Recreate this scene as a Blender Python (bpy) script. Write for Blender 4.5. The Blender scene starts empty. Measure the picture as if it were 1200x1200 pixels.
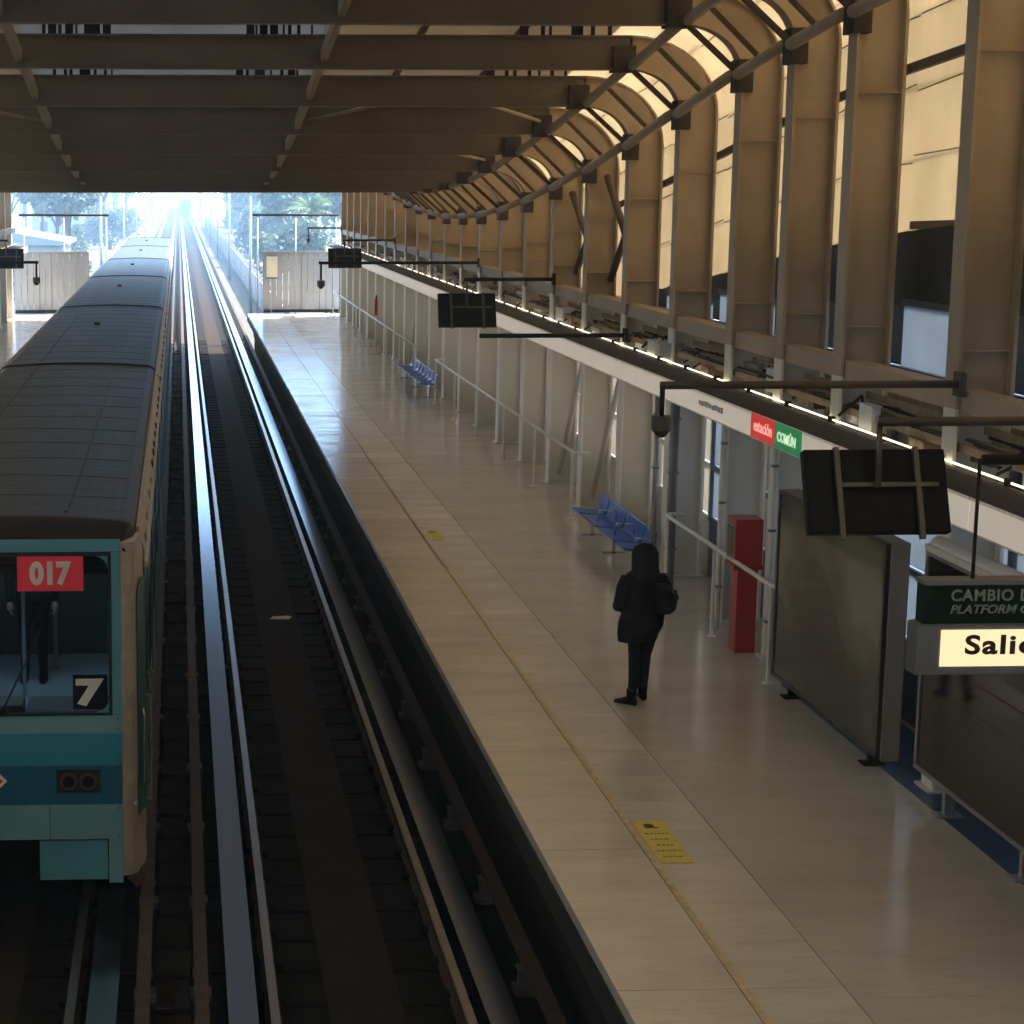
import bpy, bmesh, math, random
from mathutils import Vector, Matrix
R = math.radians
rnd = random.Random(7)

# ------------------------------------------------------------------ camera, world, sun, exposure
sc = bpy.context.scene
col = sc.collection
cam_d = bpy.data.cameras.new('camera')
cam = bpy.data.objects.new('camera', cam_d); col.objects.link(cam)
cam.location = (0, 0, 6.25)
cam.rotation_euler = (R(90 - 9.611), 0, R(-2.2836))
cam_d.sensor_width = 36; cam_d.lens = 67.5; cam_d.shift_x = 0.25
cam_d.clip_start = 0.1; cam_d.clip_end = 6000
sc.camera = cam
HAZE = .0021

SUN_EL, SUN_AZ = 52, 62          # azimuth measured from the track direction (+Y) towards +X
wd = bpy.data.worlds.new('World'); sc.world = wd; wd.use_nodes = True
nt = wd.node_tree; nt.nodes.clear()
sky = nt.nodes.new('ShaderNodeTexSky'); sky.sky_type = 'NISHITA'; sky.sun_disc = False
sky.sun_elevation = R(SUN_EL); sky.sun_rotation = R(SUN_AZ); sky.dust_density = 2.5; sky.air_density = 1.2
bg = nt.nodes.new('ShaderNodeBackground'); bg.inputs[1].default_value = 0.11
wo = nt.nodes.new('ShaderNodeOutputWorld')
nt.links.new(sky.outputs[0], bg.inputs[0]); nt.links.new(bg.outputs[0], wo.inputs[0])
sd = bpy.data.lights.new('sun', 'SUN'); sd.energy = 3.6; sd.angle = R(0.53); sd.color = (1, .94, .84)
sun = bpy.data.objects.new('sun', sd); col.objects.link(sun)
_d = Vector((math.sin(R(SUN_AZ)) * math.cos(R(SUN_EL)), math.cos(R(SUN_AZ)) * math.cos(R(SUN_EL)), math.sin(R(SUN_EL))))
sun.rotation_euler = _d.to_track_quat('Z', 'Y').to_euler()
sun.location = (60, 40, 80)

vs = sc.view_settings
vs.view_transform = 'Standard'; vs.look = 'None'; vs.gamma = 1.0; vs.use_curve_mapping = False
vs.exposure = 3.42
cy = sc.cycles
cy.use_denoising = True
cy.max_bounces = 10; cy.diffuse_bounces = 6; cy.glossy_bounces = 4; cy.transmission_bounces = 6
cy.volume_bounces = 1; cy.transparent_max_bounces = 12
cy.caustics_reflective = False; cy.caustics_refractive = False
cy.sample_clamp_indirect = 6

# ------------------------------------------------------------------ materials
MATS = {}
def mat(name, c, rough=.6, metal=0., var=.12, scale=3., bump=0., bscale=20., dirt=0., dirtc=(.05, .04, .03), spec=.5,
        stretch=(1, 1, 1), trans=0., tcol=None, emit=None, estr=0., coat=0., alpha_glass=0., rvar=0.):
    m = bpy.data.materials.new(name); m.use_nodes = True
    n = m.node_tree; N = n.nodes; L = n.links
    b = N['Principled BSDF']; out = N['Material Output']
    b.inputs['Roughness'].default_value = rough; b.inputs['Metallic'].default_value = metal
    b.inputs['Specular IOR Level'].default_value = spec
    if coat: b.inputs['Coat Weight'].default_value = coat; b.inputs['Coat Roughness'].default_value = .06
    geo = N.new('ShaderNodeNewGeometry'); mp = N.new('ShaderNodeMapping'); mp.inputs['Scale'].default_value = stretch
    L.new(geo.outputs['Position'], mp.inputs[0])
    nz = N.new('ShaderNodeTexNoise'); nz.inputs['Scale'].default_value = scale; nz.inputs['Detail'].default_value = 6; nz.inputs['Roughness'].default_value = .62
    L.new(mp.outputs[0], nz.inputs[0])
    rp = N.new('ShaderNodeMapRange'); rp.inputs[1].default_value = .3; rp.inputs[2].default_value = .7
    rp.inputs[3].default_value = 1 - var; rp.inputs[4].default_value = 1 + var
    L.new(nz.outputs[0], rp.inputs[0])
    mx = N.new('ShaderNodeVectorMath'); mx.operation = 'SCALE'; mx.inputs[0].default_value = c[:3]
    L.new(rp.outputs[0], mx.inputs['Scale'])
    colour = mx.outputs[0]
    if dirt:
        n2 = N.new('ShaderNodeTexNoise'); n2.inputs['Scale'].default_value = scale * .37; n2.inputs['Detail'].default_value = 8; n2.inputs['Roughness'].default_value = .7
        L.new(mp.outputs[0], n2.inputs[0])
        r2 = N.new('ShaderNodeMapRange'); r2.inputs[1].default_value = .48; r2.inputs[2].default_value = .72; r2.inputs[3].default_value = 0; r2.inputs[4].default_value = dirt
        L.new(n2.outputs[0], r2.inputs[0])
        mc = N.new('ShaderNodeMix'); mc.data_type = 'RGBA'; mc.inputs[7].default_value = (*dirtc, 1)
        L.new(r2.outputs[0], mc.inputs[0]); L.new(colour, mc.inputs[6]); colour = mc.outputs[2]
    L.new(colour, b.inputs['Base Color'])
    if rvar:
        r3 = N.new('ShaderNodeMapRange'); r3.inputs[1].default_value = .3; r3.inputs[2].default_value = .7
        r3.inputs[3].default_value = max(.03, rough - rvar); r3.inputs[4].default_value = rough + rvar
        L.new(nz.outputs[0], r3.inputs[0]); L.new(r3.outputs[0], b.inputs['Roughness'])
    if bump:
        n4 = N.new('ShaderNodeTexNoise'); n4.inputs['Scale'].default_value = bscale; n4.inputs['Detail'].default_value = 5
        L.new(mp.outputs[0], n4.inputs[0])
        bp = N.new('ShaderNodeBump'); bp.inputs['Strength'].default_value = bump; bp.inputs['Distance'].default_value = .02
        L.new(n4.outputs[0], bp.inputs['Height']); L.new(bp.outputs[0], b.inputs['Normal'])
    if emit:
        b.inputs['Emission Color'].default_value = (*emit, 1); b.inputs['Emission Strength'].default_value = estr
    if trans:
        tl = N.new('ShaderNodeBsdfTranslucent')
        if tcol:
            tl.inputs[0].default_value = (*tcol, 1)
            m2 = N.new('ShaderNodeVectorMath'); m2.operation = 'SCALE'; m2.inputs[0].default_value = tcol
            L.new(rp.outputs[0], m2.inputs['Scale']); L.new(m2.outputs[0], tl.inputs[0])
        else: L.new(colour, tl.inputs[0])
        ms = N.new('ShaderNodeMixShader'); ms.inputs[0].default_value = trans
        L.new(b.outputs[0], ms.inputs[1]); L.new(tl.outputs[0], ms.inputs[2]); L.new(ms.outputs[0], out.inputs[0])
    if alpha_glass:
        tp = N.new('ShaderNodeBsdfTransparent'); tp.inputs[0].default_value = (*c[:3], 1)
        gl = N.new('ShaderNodeBsdfGlossy'); gl.inputs['Roughness'].default_value = rough
        fr = N.new('ShaderNodeFresnel'); fr.inputs[0].default_value = 1.5
        ad = N.new('ShaderNodeMath'); ad.operation = 'ADD'; ad.inputs[1].default_value = 1 - alpha_glass
        L.new(fr.outputs[0], ad.inputs[0])
        ms = N.new('ShaderNodeMixShader'); L.new(ad.outputs[0], ms.inputs[0])
        L.new(tp.outputs[0], ms.inputs[1]); L.new(gl.outputs[0], ms.inputs[2]); L.new(ms.outputs[0], out.inputs[0])
    MATS[name] = m
    return m

mat('beam_tan_shaded', (.21, .158, .102), .55, var=.12, scale=1.5, dirt=.25, dirtc=(.1, .07, .045), bump=.05)  # darker copy of steel_tan; weaker light under the roof put into the colour
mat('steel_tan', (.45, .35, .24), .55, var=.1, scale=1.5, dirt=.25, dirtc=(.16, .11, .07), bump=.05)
mat('steel_brown', (.085, .058, .04), .6, var=.15, scale=3, dirt=.3)
mat('splice_dark', (.06, .042, .028), .6, var=.2, spec=.2)
mat('steel_dark', (.035, .026, .02), .6, var=.2, spec=.08)
mat('steel_white', (.66, .63, .57), .42, var=.05, scale=1.2, dirt=.25, dirtc=(.42, .36, .28), stretch=(1, 1, .25))
mat('flange_white_lit', (.90, .85, .76), .42, var=.05, scale=1.2, dirt=.2, dirtc=(.6, .53, .42), stretch=(1, 1, .25))  # paler copy of steel_white; light on the flange edges put into the colour
mat('skin_cream', (.62, .52, .36), .6, var=.10, scale=1.3, trans=.76, tcol=(.405, .342, .245), stretch=(1, 1, .5))
mat('skin_roof', (.55, .48, .37), .6, var=.05, scale=.8, trans=.32, tcol=(.31, .262, .19))
mat('skin_centre', (.42, .42, .42), .5, var=.06, scale=.8, trans=.4, tcol=(.24, .24, .24))
mat('skin_left', (.62, .58, .50), .6, var=.05, scale=.8, trans=.82, tcol=(.95, .90, .82), stretch=(1, 1, .5))  # translucency raised so the left wall throws extra light inside
mat('skin_left_near', (.50, .45, .37), .7, var=.1, trans=.75, tcol=(.88, .81, .70))  # near left panels, translucency raised for fill light but below skin_left
mat('batten', (.20, .14, .08), .6)
mat('floor', (.61, .54, .45), .15, var=.09, scale=.9, bump=.035, bscale=3, dirt=.3, dirtc=(.36, .31, .25), spec=.55, rvar=.05, stretch=(.6, 1.6, 1))
mat('floor_edge', (.68, .605, .505), .18, var=.10, scale=1.3, bump=.04, bscale=4, dirt=.3, dirtc=(.42, .36, .29), spec=.5, rvar=.08, stretch=(.5, 1.8, 1))
mat('joint', (.07, .055, .04), .8)
mat('yellow_line', (.66, .49, .25), .5, var=.3, scale=9, dirt=.85, dirtc=(.50, .42, .31))
mat('worn_line', (.30, .225, .155), .6, var=.3, scale=8)
mat('yellow_plate', (.78, .62, .10), .45, var=.12, scale=14, dirt=.3, dirtc=(.4, .3, .1))
mat('notice_cream', (.72, .66, .46), .5)
mat('print_dark', (.09, .075, .03), .5)
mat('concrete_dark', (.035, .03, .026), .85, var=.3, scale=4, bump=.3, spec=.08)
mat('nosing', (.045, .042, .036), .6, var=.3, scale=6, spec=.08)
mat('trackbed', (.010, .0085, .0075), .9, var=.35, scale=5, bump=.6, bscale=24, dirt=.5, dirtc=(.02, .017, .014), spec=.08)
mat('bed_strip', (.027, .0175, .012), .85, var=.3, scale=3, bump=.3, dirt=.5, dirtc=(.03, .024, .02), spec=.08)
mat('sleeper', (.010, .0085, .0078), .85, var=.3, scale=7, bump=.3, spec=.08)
mat('running_steel', (.38, .45, .58), .17, metal=.95, var=.05, scale=3, stretch=(3, .3, 1))
mat('rail_head', (.46, .43, .40), .3, metal=.9, var=.12, scale=6)
mat('rail_rust', (.10, .062, .042), .75, var=.3, scale=9, spec=.08)
mat('guide_bar', (.09, .06, .042), .6, metal=.3, var=.25, scale=7, spec=.08)
mat('ceramic', (.12, .11, .10), .5, var=.3, spec=.08)
mat('white_fascia', (.80, .76, .70), .45, var=.04, scale=1.5, dirt=.2, dirtc=(.5, .44, .36))
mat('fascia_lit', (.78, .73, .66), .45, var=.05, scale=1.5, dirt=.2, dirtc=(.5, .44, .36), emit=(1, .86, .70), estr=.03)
mat('ledge', (.04, .035, .03), .8, var=.25, scale=4)
mat('lamp_tube', (.9, .85, .75), .4, emit=(1, .82, .56), estr=.3)
mat('tray', (.30, .215, .125), .65, var=.3, scale=8, dirt=.4)
mat('galv', (.42, .42, .41), .4, metal=.6, var=.15, scale=8)
mat('galv_white', (.80, .80, .78), .4, var=.1, scale=6)
mat('plastic_white', (.62, .61, .58), .4, var=.05)
mat('plastic_grey', (.22, .23, .24), .4, var=.1)
mat('black_case', (.006, .006, .007), .5, var=.2, spec=.15)
mat('bracket_grey', (.11, .107, .10), .4, metal=.4, var=.1)
mat('frost_glass', (.62, .68, .74), .25, var=.06, trans=.8, tcol=(.23, .255, .28))
mat('frost_warm', (.72, .70, .66), .3, var=.06, trans=.8, tcol=(.34, .32, .28))
mat('navy', (.022, .055, .12), .35, var=.2)
mat('louver_dark', (.016, .015, .014), .5, var=.2)
mat('frame_blue', (.06, .085, .12), .4, var=.15)
mat('red_paint', (.42, .012, .016), .35, var=.08, coat=.4)
mat('seat_blue', (.03, .12, .55), .35, var=.15, scale=12)
mat('chrome', (.6, .6, .58), .25, metal=.8, var=.08)
mat('green_sign', (.003, .024, .013), .6, var=.05, spec=.15)
mat('sign_grey', (.19, .195, .19), .4, metal=.3, var=.08)
mat('sign_white_txt', (.26, .32, .29), .5, var=.03)
mat('sign_lit', (.55, .46, .30), .4, emit=(1, .78, .45), estr=.10, var=.03)
mat('sign_brown_txt', (.05, .025, .012), .5)
mat('sign_red', (.60, .03, .03), .4, var=.05, emit=(.6, .03, .02), estr=.06)
mat('sign_green', (.02, .26, .10), .4, var=.05, emit=(.02, .3, .1), estr=.04)
mat('sign_pink_txt', (.8, .4, .35), .5, emit=(.9, .38, .32), estr=.08)
mat('sign_pale_txt', (.6, .72, .5), .5, emit=(.55, .8, .5), estr=.08)
mat('ad_frame', (.30, .275, .25), .35, metal=.3, var=.08)
mat('ad_black', (.02, .02, .02), .3)
# train
mat('train_roof', (.030, .032, .034), .42, var=.18, scale=4, dirt=.4, dirtc=(.035, .035, .035), bump=.06, bscale=30, stretch=(.5, 3, 1), rvar=.06)
mat('train_seam', (.015, .016, .016), .7)
mat('train_teal', (.10, .34, .41), .38, var=.06, scale=4, dirt=.12)
mat('train_pale', (.18, .40, .44), .38, var=.06, scale=4, dirt=.12)
mat('train_blue', (.045, .29, .41), .35, var=.06, scale=4, dirt=.12)
mat('train_deep', (.015, .14, .23), .35, var=.06, scale=4, dirt=.12)
mat('train_dkteal', (.03, .13, .14), .4, var=.1, dirt=.3)
mat('train_silver', (.50, .43, .35), .42, metal=.25, var=.14, scale=6, dirt=.45, dirtc=(.2, .15, .11))
mat('train_brow', (.022, .017, .012), .4, var=.15, spec=.08)
mat('train_under', (.012, .011, .01), .8, spec=.08)
mat('rubber', (.012, .012, .012), .6)
mat('glass', (.62, .72, .74), .03, alpha_glass=.95)
mat('dark_glass', (.015, .02, .022), .08, spec=.6)
mat('cab_wall', (.055, .075, .072), .5, var=.15)
mat('cab_floor', (.36, .44, .54), .35, var=.1)
mat('cab_desk', (.02, .02, .023), .5)
mat('cab_desk_pale', (.30, .34, .36), .5)
mat('cab_fill_light', (.8, .85, .85), .4, emit=(.75, .9, 1), estr=1.2)
mat('number_red', (.50, .025, .04), .45, var=.06, emit=(.5, .03, .05), estr=.02)
mat('number_txt', (.85, .78, .70), .5)
mat('pale_txt', (.8, .82, .74), .5)
# people
mat('cloth_black', (.010, .010, .012), .8, var=.3, scale=20, bump=.3, bscale=60, spec=.08)
mat('cloth_charcoal', (.016, .018, .022), .75, var=.3, scale=18, spec=.08)
mat('pack_dark', (.014, .016, .02), .5, var=.3, scale=18, spec=.08)
mat('pack_trim', (.22, .22, .22), .4)
mat('boot', (.008, .008, .008), .4, spec=.08)
mat('skin', (.42, .26, .19), .5, var=.05)
mat('hair', (.010, .008, .007), .5, var=.3, scale=40, spec=.08)
# outside
mat('ground', (.09, .085, .07), .95, var=.25, scale=.15, dirt=.5, dirtc=(.08, .10, .05))
mat('hill', (.14, .16, .12), .95, var=.25, scale=.01)
mat('bark', (.09, .065, .045), .9, var=.3, scale=8)
mat('leaf', (.10, .15, .07), .6, var=.35, scale=.8, trans=.3)
mat('leaf_blue', (.09, .13, .10), .6, var=.35, scale=.8, trans=.25)
mat('palm_leaf', (.10, .15, .04), .55, var=.3, trans=.3)
mat('board', (.42, .42, .42), .45, metal=.3, var=.1, scale=2, dirt=.25, dirtc=(.3, .28, .26), stretch=(1, 1, .3))
mat('house_wall', (.45, .42, .40), .8, var=.1, scale=.6)
mat('house_roof', (.30, .34, .40), .6, var=.1)
mat('window_dark', (.05, .06, .08), .15)
mat('back_wall', (.25, .22, .18), .8, var=.1)
mat('paper', (.75, .78, .80), .7, var=.1)

def floor_detail(name, tile):
    m = MATS[name]; N = m.node_tree.nodes; L = m.node_tree.links; b = N['Principled BSDF']
    g = N.new('ShaderNodeNewGeometry')
    mp = N.new('ShaderNodeMapping'); mp.inputs['Scale'].default_value = (1.4, 7, 1); mp.inputs['Rotation'].default_value = (0, 0, R(8)); L.new(g.outputs['Position'], mp.inputs[0])
    n = N.new('ShaderNodeTexNoise'); n.inputs['Scale'].default_value = 2.2; n.inputs['Detail'].default_value = 10; n.inputs['Roughness'].default_value = .75; L.new(mp.outputs[0], n.inputs[0])
    r = N.new('ShaderNodeMapRange'); r.inputs[1].default_value = .52; r.inputs[2].default_value = .75; r.inputs[3].default_value = 0; r.inputs[4].default_value = .42; L.new(n.outputs[0], r.inputs[0])
    mc = N.new('ShaderNodeMix'); mc.data_type = 'RGBA'; mc.inputs[7].default_value = (.36, .295, .22, 1)
    old = b.inputs['Base Color'].links[0].from_socket; L.new(r.outputs[0], mc.inputs[0]); L.new(old, mc.inputs[6])
    br = N.new('ShaderNodeTexBrick'); br.inputs['Scale'].default_value = 1; br.offset = 0; br.inputs['Brick Width'].default_value = tile; br.inputs['Row Height'].default_value = tile
    br.inputs['Mortar Size'].default_value = .003; br.inputs['Color1'].default_value = (1, 1, 1, 1); br.inputs['Color2'].default_value = (.93, .93, .93, 1); br.inputs['Mortar'].default_value = (.72, .70, .68, 1)
    L.new(g.outputs['Position'], br.inputs[0])
    mm = N.new('ShaderNodeMix'); mm.data_type = 'RGBA'; mm.blend_type = 'MULTIPLY'; mm.inputs[0].default_value = .3; L.new(mc.outputs[2], mm.inputs[6]); L.new(br.outputs[0], mm.inputs[7])
    L.new(mm.outputs[2], b.inputs['Base Color'])
floor_detail('floor', .67); floor_detail('floor_edge', .67)

def poster_mat(name, c1, c2, c3, sc_):
    m = bpy.data.materials.new(name); m.use_nodes = True
    N = m.node_tree.nodes; L = m.node_tree.links; b = N['Principled BSDF']
    g = N.new('ShaderNodeNewGeometry'); mp = N.new('ShaderNodeMapping'); mp.inputs['Scale'].default_value = (1, .55, .8); mp.inputs['Rotation'].default_value = (R(35), 0, 0)
    L.new(g.outputs['Position'], mp.inputs[0])
    nz = N.new('ShaderNodeTexNoise'); nz.inputs['Scale'].default_value = sc_; nz.inputs['Detail'].default_value = 3
    L.new(mp.outputs[0], nz.inputs[0])
    cr = N.new('ShaderNodeValToRGB'); e = cr.color_ramp.elements
    e[0].position = .38; e[0].color = (*c1, 1); e[1].position = .66; e[1].color = (*c3, 1)
    x = e.new(.5); x.color = (*c2, 1)
    L.new(nz.outputs[0], cr.inputs[0]); L.new(cr.outputs[0], b.inputs['Base Color'])
    b.inputs['Roughness'].default_value = .06; b.inputs['Specular IOR Level'].default_value = .6
    MATS[name] = m
poster_mat('poster_olive', (.035, .037, .028), (.085, .083, .058), (.22, .205, .15), .75)
poster_mat('poster_dark', (.010, .010, .009), (.016, .015, .013), (.028, .025, .02), 1.6)

mat('reflection_red', (.10, .012, .014), .4, var=.2, scale=6)
mat('reflection_grey', (.06, .06, .057), .3, var=.2, scale=6)
def train_roof_ribs():
    m = MATS['train_roof']; N = m.node_tree.nodes; L = m.node_tree.links; b = N['Principled BSDF']
    g = N.new('ShaderNodeNewGeometry')
    w = N.new('ShaderNodeTexWave'); w.bands_direction = 'Y'; w.inputs['Scale'].default_value = 3.2; w.inputs['Distortion'].default_value = .3
    L.new(g.outputs['Position'], w.inputs[0])
    w2 = N.new('ShaderNodeTexWave'); w2.bands_direction = 'X'; w2.inputs['Scale'].default_value = 2.4
    L.new(g.outputs['Position'], w2.inputs[0])
    ad = N.new('ShaderNodeMath'); ad.operation = 'ADD'; L.new(w.outputs['Fac'], ad.inputs[0]); L.new(w2.outputs['Fac'], ad.inputs[1])
    bp = N.new('ShaderNodeBump'); bp.inputs['Strength'].default_value = .16; bp.inputs['Distance'].default_value = .02
    L.new(ad.outputs[0], bp.inputs['Height'])
    old = b.inputs['Normal'].links[0].from_node
    L.new(bp.outputs[0], old.inputs['Normal'])
train_roof_ribs()

# ------------------------------------------------------------------ mesh helpers
class MB:
    def __init__(s): s.v = []; s.f = []
    def box(s, a, b):
        x0, x1 = sorted((a[0], b[0])); y0, y1 = sorted((a[1], b[1])); z0, z1 = sorted((a[2], b[2])); i = len(s.v)
        s.v += [(x0, y0, z0), (x1, y0, z0), (x1, y1, z0), (x0, y1, z0), (x0, y0, z1), (x1, y0, z1), (x1, y1, z1), (x0, y1, z1)]
        s.f += [tuple(i + k for k in q) for q in ((0, 3, 2, 1), (4, 5, 6, 7), (0, 1, 5, 4), (1, 2, 6, 5), (2, 3, 7, 6), (3, 0, 4, 7))]
        return s
    def obox(s, p, q, w, h, up=(0, 0, 1)):
        p = Vector(p); q = Vector(q); d = (q - p).normalized(); u = Vector(up)
        if abs(d.dot(u)) > .98: u = Vector((0, 1, 0))
        r = d.cross(u).normalized() * w / 2; u = r.cross(d).normalized() * h / 2; i = len(s.v)
        s.v += [tuple(x) for x in (p - r - u, p + r - u, p + r + u, p - r + u, q - r - u, q + r - u, q + r + u, q - r + u)]
        s.f += [tuple(i + k for k in z) for z in ((0, 3, 2, 1), (4, 5, 6, 7), (0, 1, 5, 4), (1, 2, 6, 5), (2, 3, 7, 6), (3, 0, 4, 7))]
        return s
    def tube(s, pts, r, n=8, r2=None):
        pts = [Vector(p) for p in pts]; m = len(pts); i0 = len(s.v)
        for k, p in enumerate(pts):
            d = (pts[min(k + 1, m - 1)] - pts[max(k - 1, 0)]).normalized()
            u = Vector((0, 0, 1)) if abs(d.z) < .95 else Vector((0, 1, 0))
            a = d.cross(u).normalized(); b = a.cross(d).normalized()
            rr = r if r2 is None else r + (r2 - r) * k / (m - 1)
            for j in range(n):
                t = 2 * math.pi * j / n; s.v.append(tuple(p + (a * math.cos(t) + b * math.sin(t)) * rr))
        for k in range(m - 1):
            for j in range(n):
                s.f.append((i0 + k * n + j, i0 + k * n + (j + 1) % n, i0 + (k + 1) * n + (j + 1) % n, i0 + (k + 1) * n + j))
        s.f.append(tuple(i0 + j for j in reversed(range(n)))); s.f.append(tuple(i0 + (m - 1) * n + j for j in range(n)))
        return s
    def prism(s, poly, axis, a, b):
        # poly: 2-D points; axis 'x','y','z' is extruded from a to b
        def P(u, v, t): return {'x': (t, u, v), 'y': (u, t, v), 'z': (u, v, t)}[axis]
        n = len(poly); i = len(s.v)
        s.v += [P(u, v, a) for u, v in poly] + [P(u, v, b) for u, v in poly]
        s.f.append(tuple(i + k for k in range(n))); s.f.append(tuple(i + n + k for k in reversed(range(n))))
        for k in range(n): s.f.append((i + k, i + n + k, i + n + (k + 1) % n, i + (k + 1) % n))
        return s
    def strip(s, pts, y0, y1, th, up):
        # curved plate following pts in X-Z, between y0 and y1, thickness th along normals 'up' list
        n = len(pts); i = len(s.v)
        for (x, z), (nx, nz) in zip(pts, up):
            s.v += [(x, y0, z), (x, y1, z), (x + nx * th, y1, z + nz * th), (x + nx * th, y0, z + nz * th)]
        for k in range(n - 1):
            a = i + 4 * k; b = a + 4
            for j in range(4): s.f.append((a + j, a + (j + 1) % 4, b + (j + 1) % 4, b + j))
        s.f.append((i, i + 3, i + 2, i + 1)); e = i + 4 * (n - 1); s.f.append((e, e + 1, e + 2, e + 3))
        return s
    def loft(s, rings):
        n = len(rings[0]); i0 = len(s.v)
        for r in rings: s.v += [tuple(p) for p in r]
        for k in range(len(rings) - 1):
            for j in range(n): s.f.append((i0 + k * n + j, i0 + k * n + (j + 1) % n, i0 + (k + 1) * n + (j + 1) % n, i0 + (k + 1) * n + j))
        s.f.append(tuple(i0 + j for j in reversed(range(n)))); s.f.append(tuple(i0 + (len(rings) - 1) * n + j for j in range(n)))
        return s
    def mesh(s, name, m, smooth=False, bevel=0):
        me = bpy.data.meshes.new(name); me.from_pydata(s.v, [], s.f)
        bm = bmesh.new(); bm.from_mesh(me)
        bmesh.ops.recalc_face_normals(bm, faces=bm.faces)
        if bevel: bmesh.ops.bevel(bm, geom=list(bm.edges), offset=bevel, segments=2, affect='EDGES', profile=.6, clamp_overlap=True)
        bm.to_mesh(me); bm.free()
        if smooth:
            for p in me.polygons: p.use_smooth = True
        me.materials.append(MATS[m])
        return me
    def build(s, name, m, parent=None, smooth=False, bevel=0):
        o = bpy.data.objects.new(name, s.mesh(name, m, smooth, bevel)); col.objects.link(o)
        if parent is not None: o.parent = parent
        return o

def tag(o, label=None, cat=None, group=None, kind=None):
    if label: o['label'] = label
    if cat: o['category'] = cat
    if group: o['group'] = group
    if kind: o['kind'] = kind
    return o
def thing(name, label, cat, loc=(0, 0, 0), group=None, kind=None):
    o = bpy.data.objects.new(name, None); col.objects.link(o); o.location = loc; o.empty_display_size = .2
    return tag(o, label, cat, group, kind)
def struct(name, loc=(0, 0, 0)):
    o = bpy.data.objects.new(name, None); col.objects.link(o); o.location = loc
    o['kind'] = 'structure'; return o
def sub(name, me, parent, loc=(0, 0, 0), rot=None):
    o = bpy.data.objects.new(name, me); col.objects.link(o); o.parent = parent; o.location = loc
    if rot: o.rotation_euler = rot
    return o
def text(name, s, m, parent, loc, height, rot=(R(90), 0, 0), width=None, bold=.0, shear=0., extrude=.003, align='LEFT', spacing=1.):
    c = bpy.data.curves.new('t', 'FONT'); c.body = s; c.size = 1; c.offset = bold; c.shear = shear; c.extrude = extrude; c.align_x = align; c.space_character = spacing
    c.resolution_u = 4
    t = bpy.data.objects.new('t', c); col.objects.link(t)
    dg = bpy.context.evaluated_depsgraph_get(); me = bpy.data.meshes.new_from_object(t.evaluated_get(dg))
    bpy.data.objects.remove(t); me.name = name
    zs = [v.co.y for v in me.vertices]; h = max(zs) - min(zs); xs = [v.co.x for v in me.vertices]; w = max(xs) - min(xs)
    ky = height / h; kx = (width / w) if width else ky; y0 = min(zs); x0 = min(xs) if align == 'LEFT' else (min(xs) + max(xs)) / 2
    for v in me.vertices: v.co = Vector(((v.co.x - x0) * kx, (v.co.y - y0) * ky, v.co.z))
    me.materials.clear(); me.materials.append(MATS[m])
    o = bpy.data.objects.new(name, me); col.objects.link(o); o.parent = parent; o.location = loc; o.rotation_euler = rot
    return o

# ------------------------------------------------------------------ station dimensions (rail top = 0)
PZ = 1.1                 # platform top
CX = 6.45                # inner face of the columns beside the near platform
CD = .49                 # column depth
XM = -0.07               # middle of the station
def mx(x): return 2 * XM - x
_K = [(-30, 2.3), (0, 2.25), (8, 2.15), (13, 2.0), (15.9, 1.83), (18.7, 1.63), (20.6, 1.455), (22.55, 1.25), (25.24, .9), (28, .55), (30.8, .226), (33.5, -.04),
      (36.2, -.29), (39.7, -.53), (42.9, -.64), (47, -.69), (49.7, -.62), (52.6, -.52), (55.6, -.37), (57.8, -.2), (62, .02), (70, .3), (85, .6)]
def conn(y):
    for (a, u), (b, v) in zip(_K, _K[1:]):
        if a <= y <= b:
            return 6.25 + u + (v - u) * (y - a) / (b - a)
    return 6.25 + _K[-1][1]
KR = .65                 # knee radius
KV = .55                 # knee rise
BD = .43                 # beam depth
def zb(y): return conn(y) + KV
FY = [13.0, 15.78, 18.6, 20.46, 22.37, 25.04, 27.8, 30.55, 33.25, 35.95] + [35.95 + 2.73 * k for k in range(1, 16)]
Y_END = FY[-1]

# ------------------------------------------------------------------ ground, track bed, tracks
g = MB(); S = 3000
g.v = [(-S, -S, -.45), (S, -S, -.45), (S, S, -.45), (-S, S, -.45)]; g.f = [(0, 1, 2, 3)]
tag(g.build('ground', 'ground'), kind='structure')
tag(MB().box((-3.0, -25, -.44), (2.88, 700, -.205)).build('track_bed', 'trackbed'), kind='structure')

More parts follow.
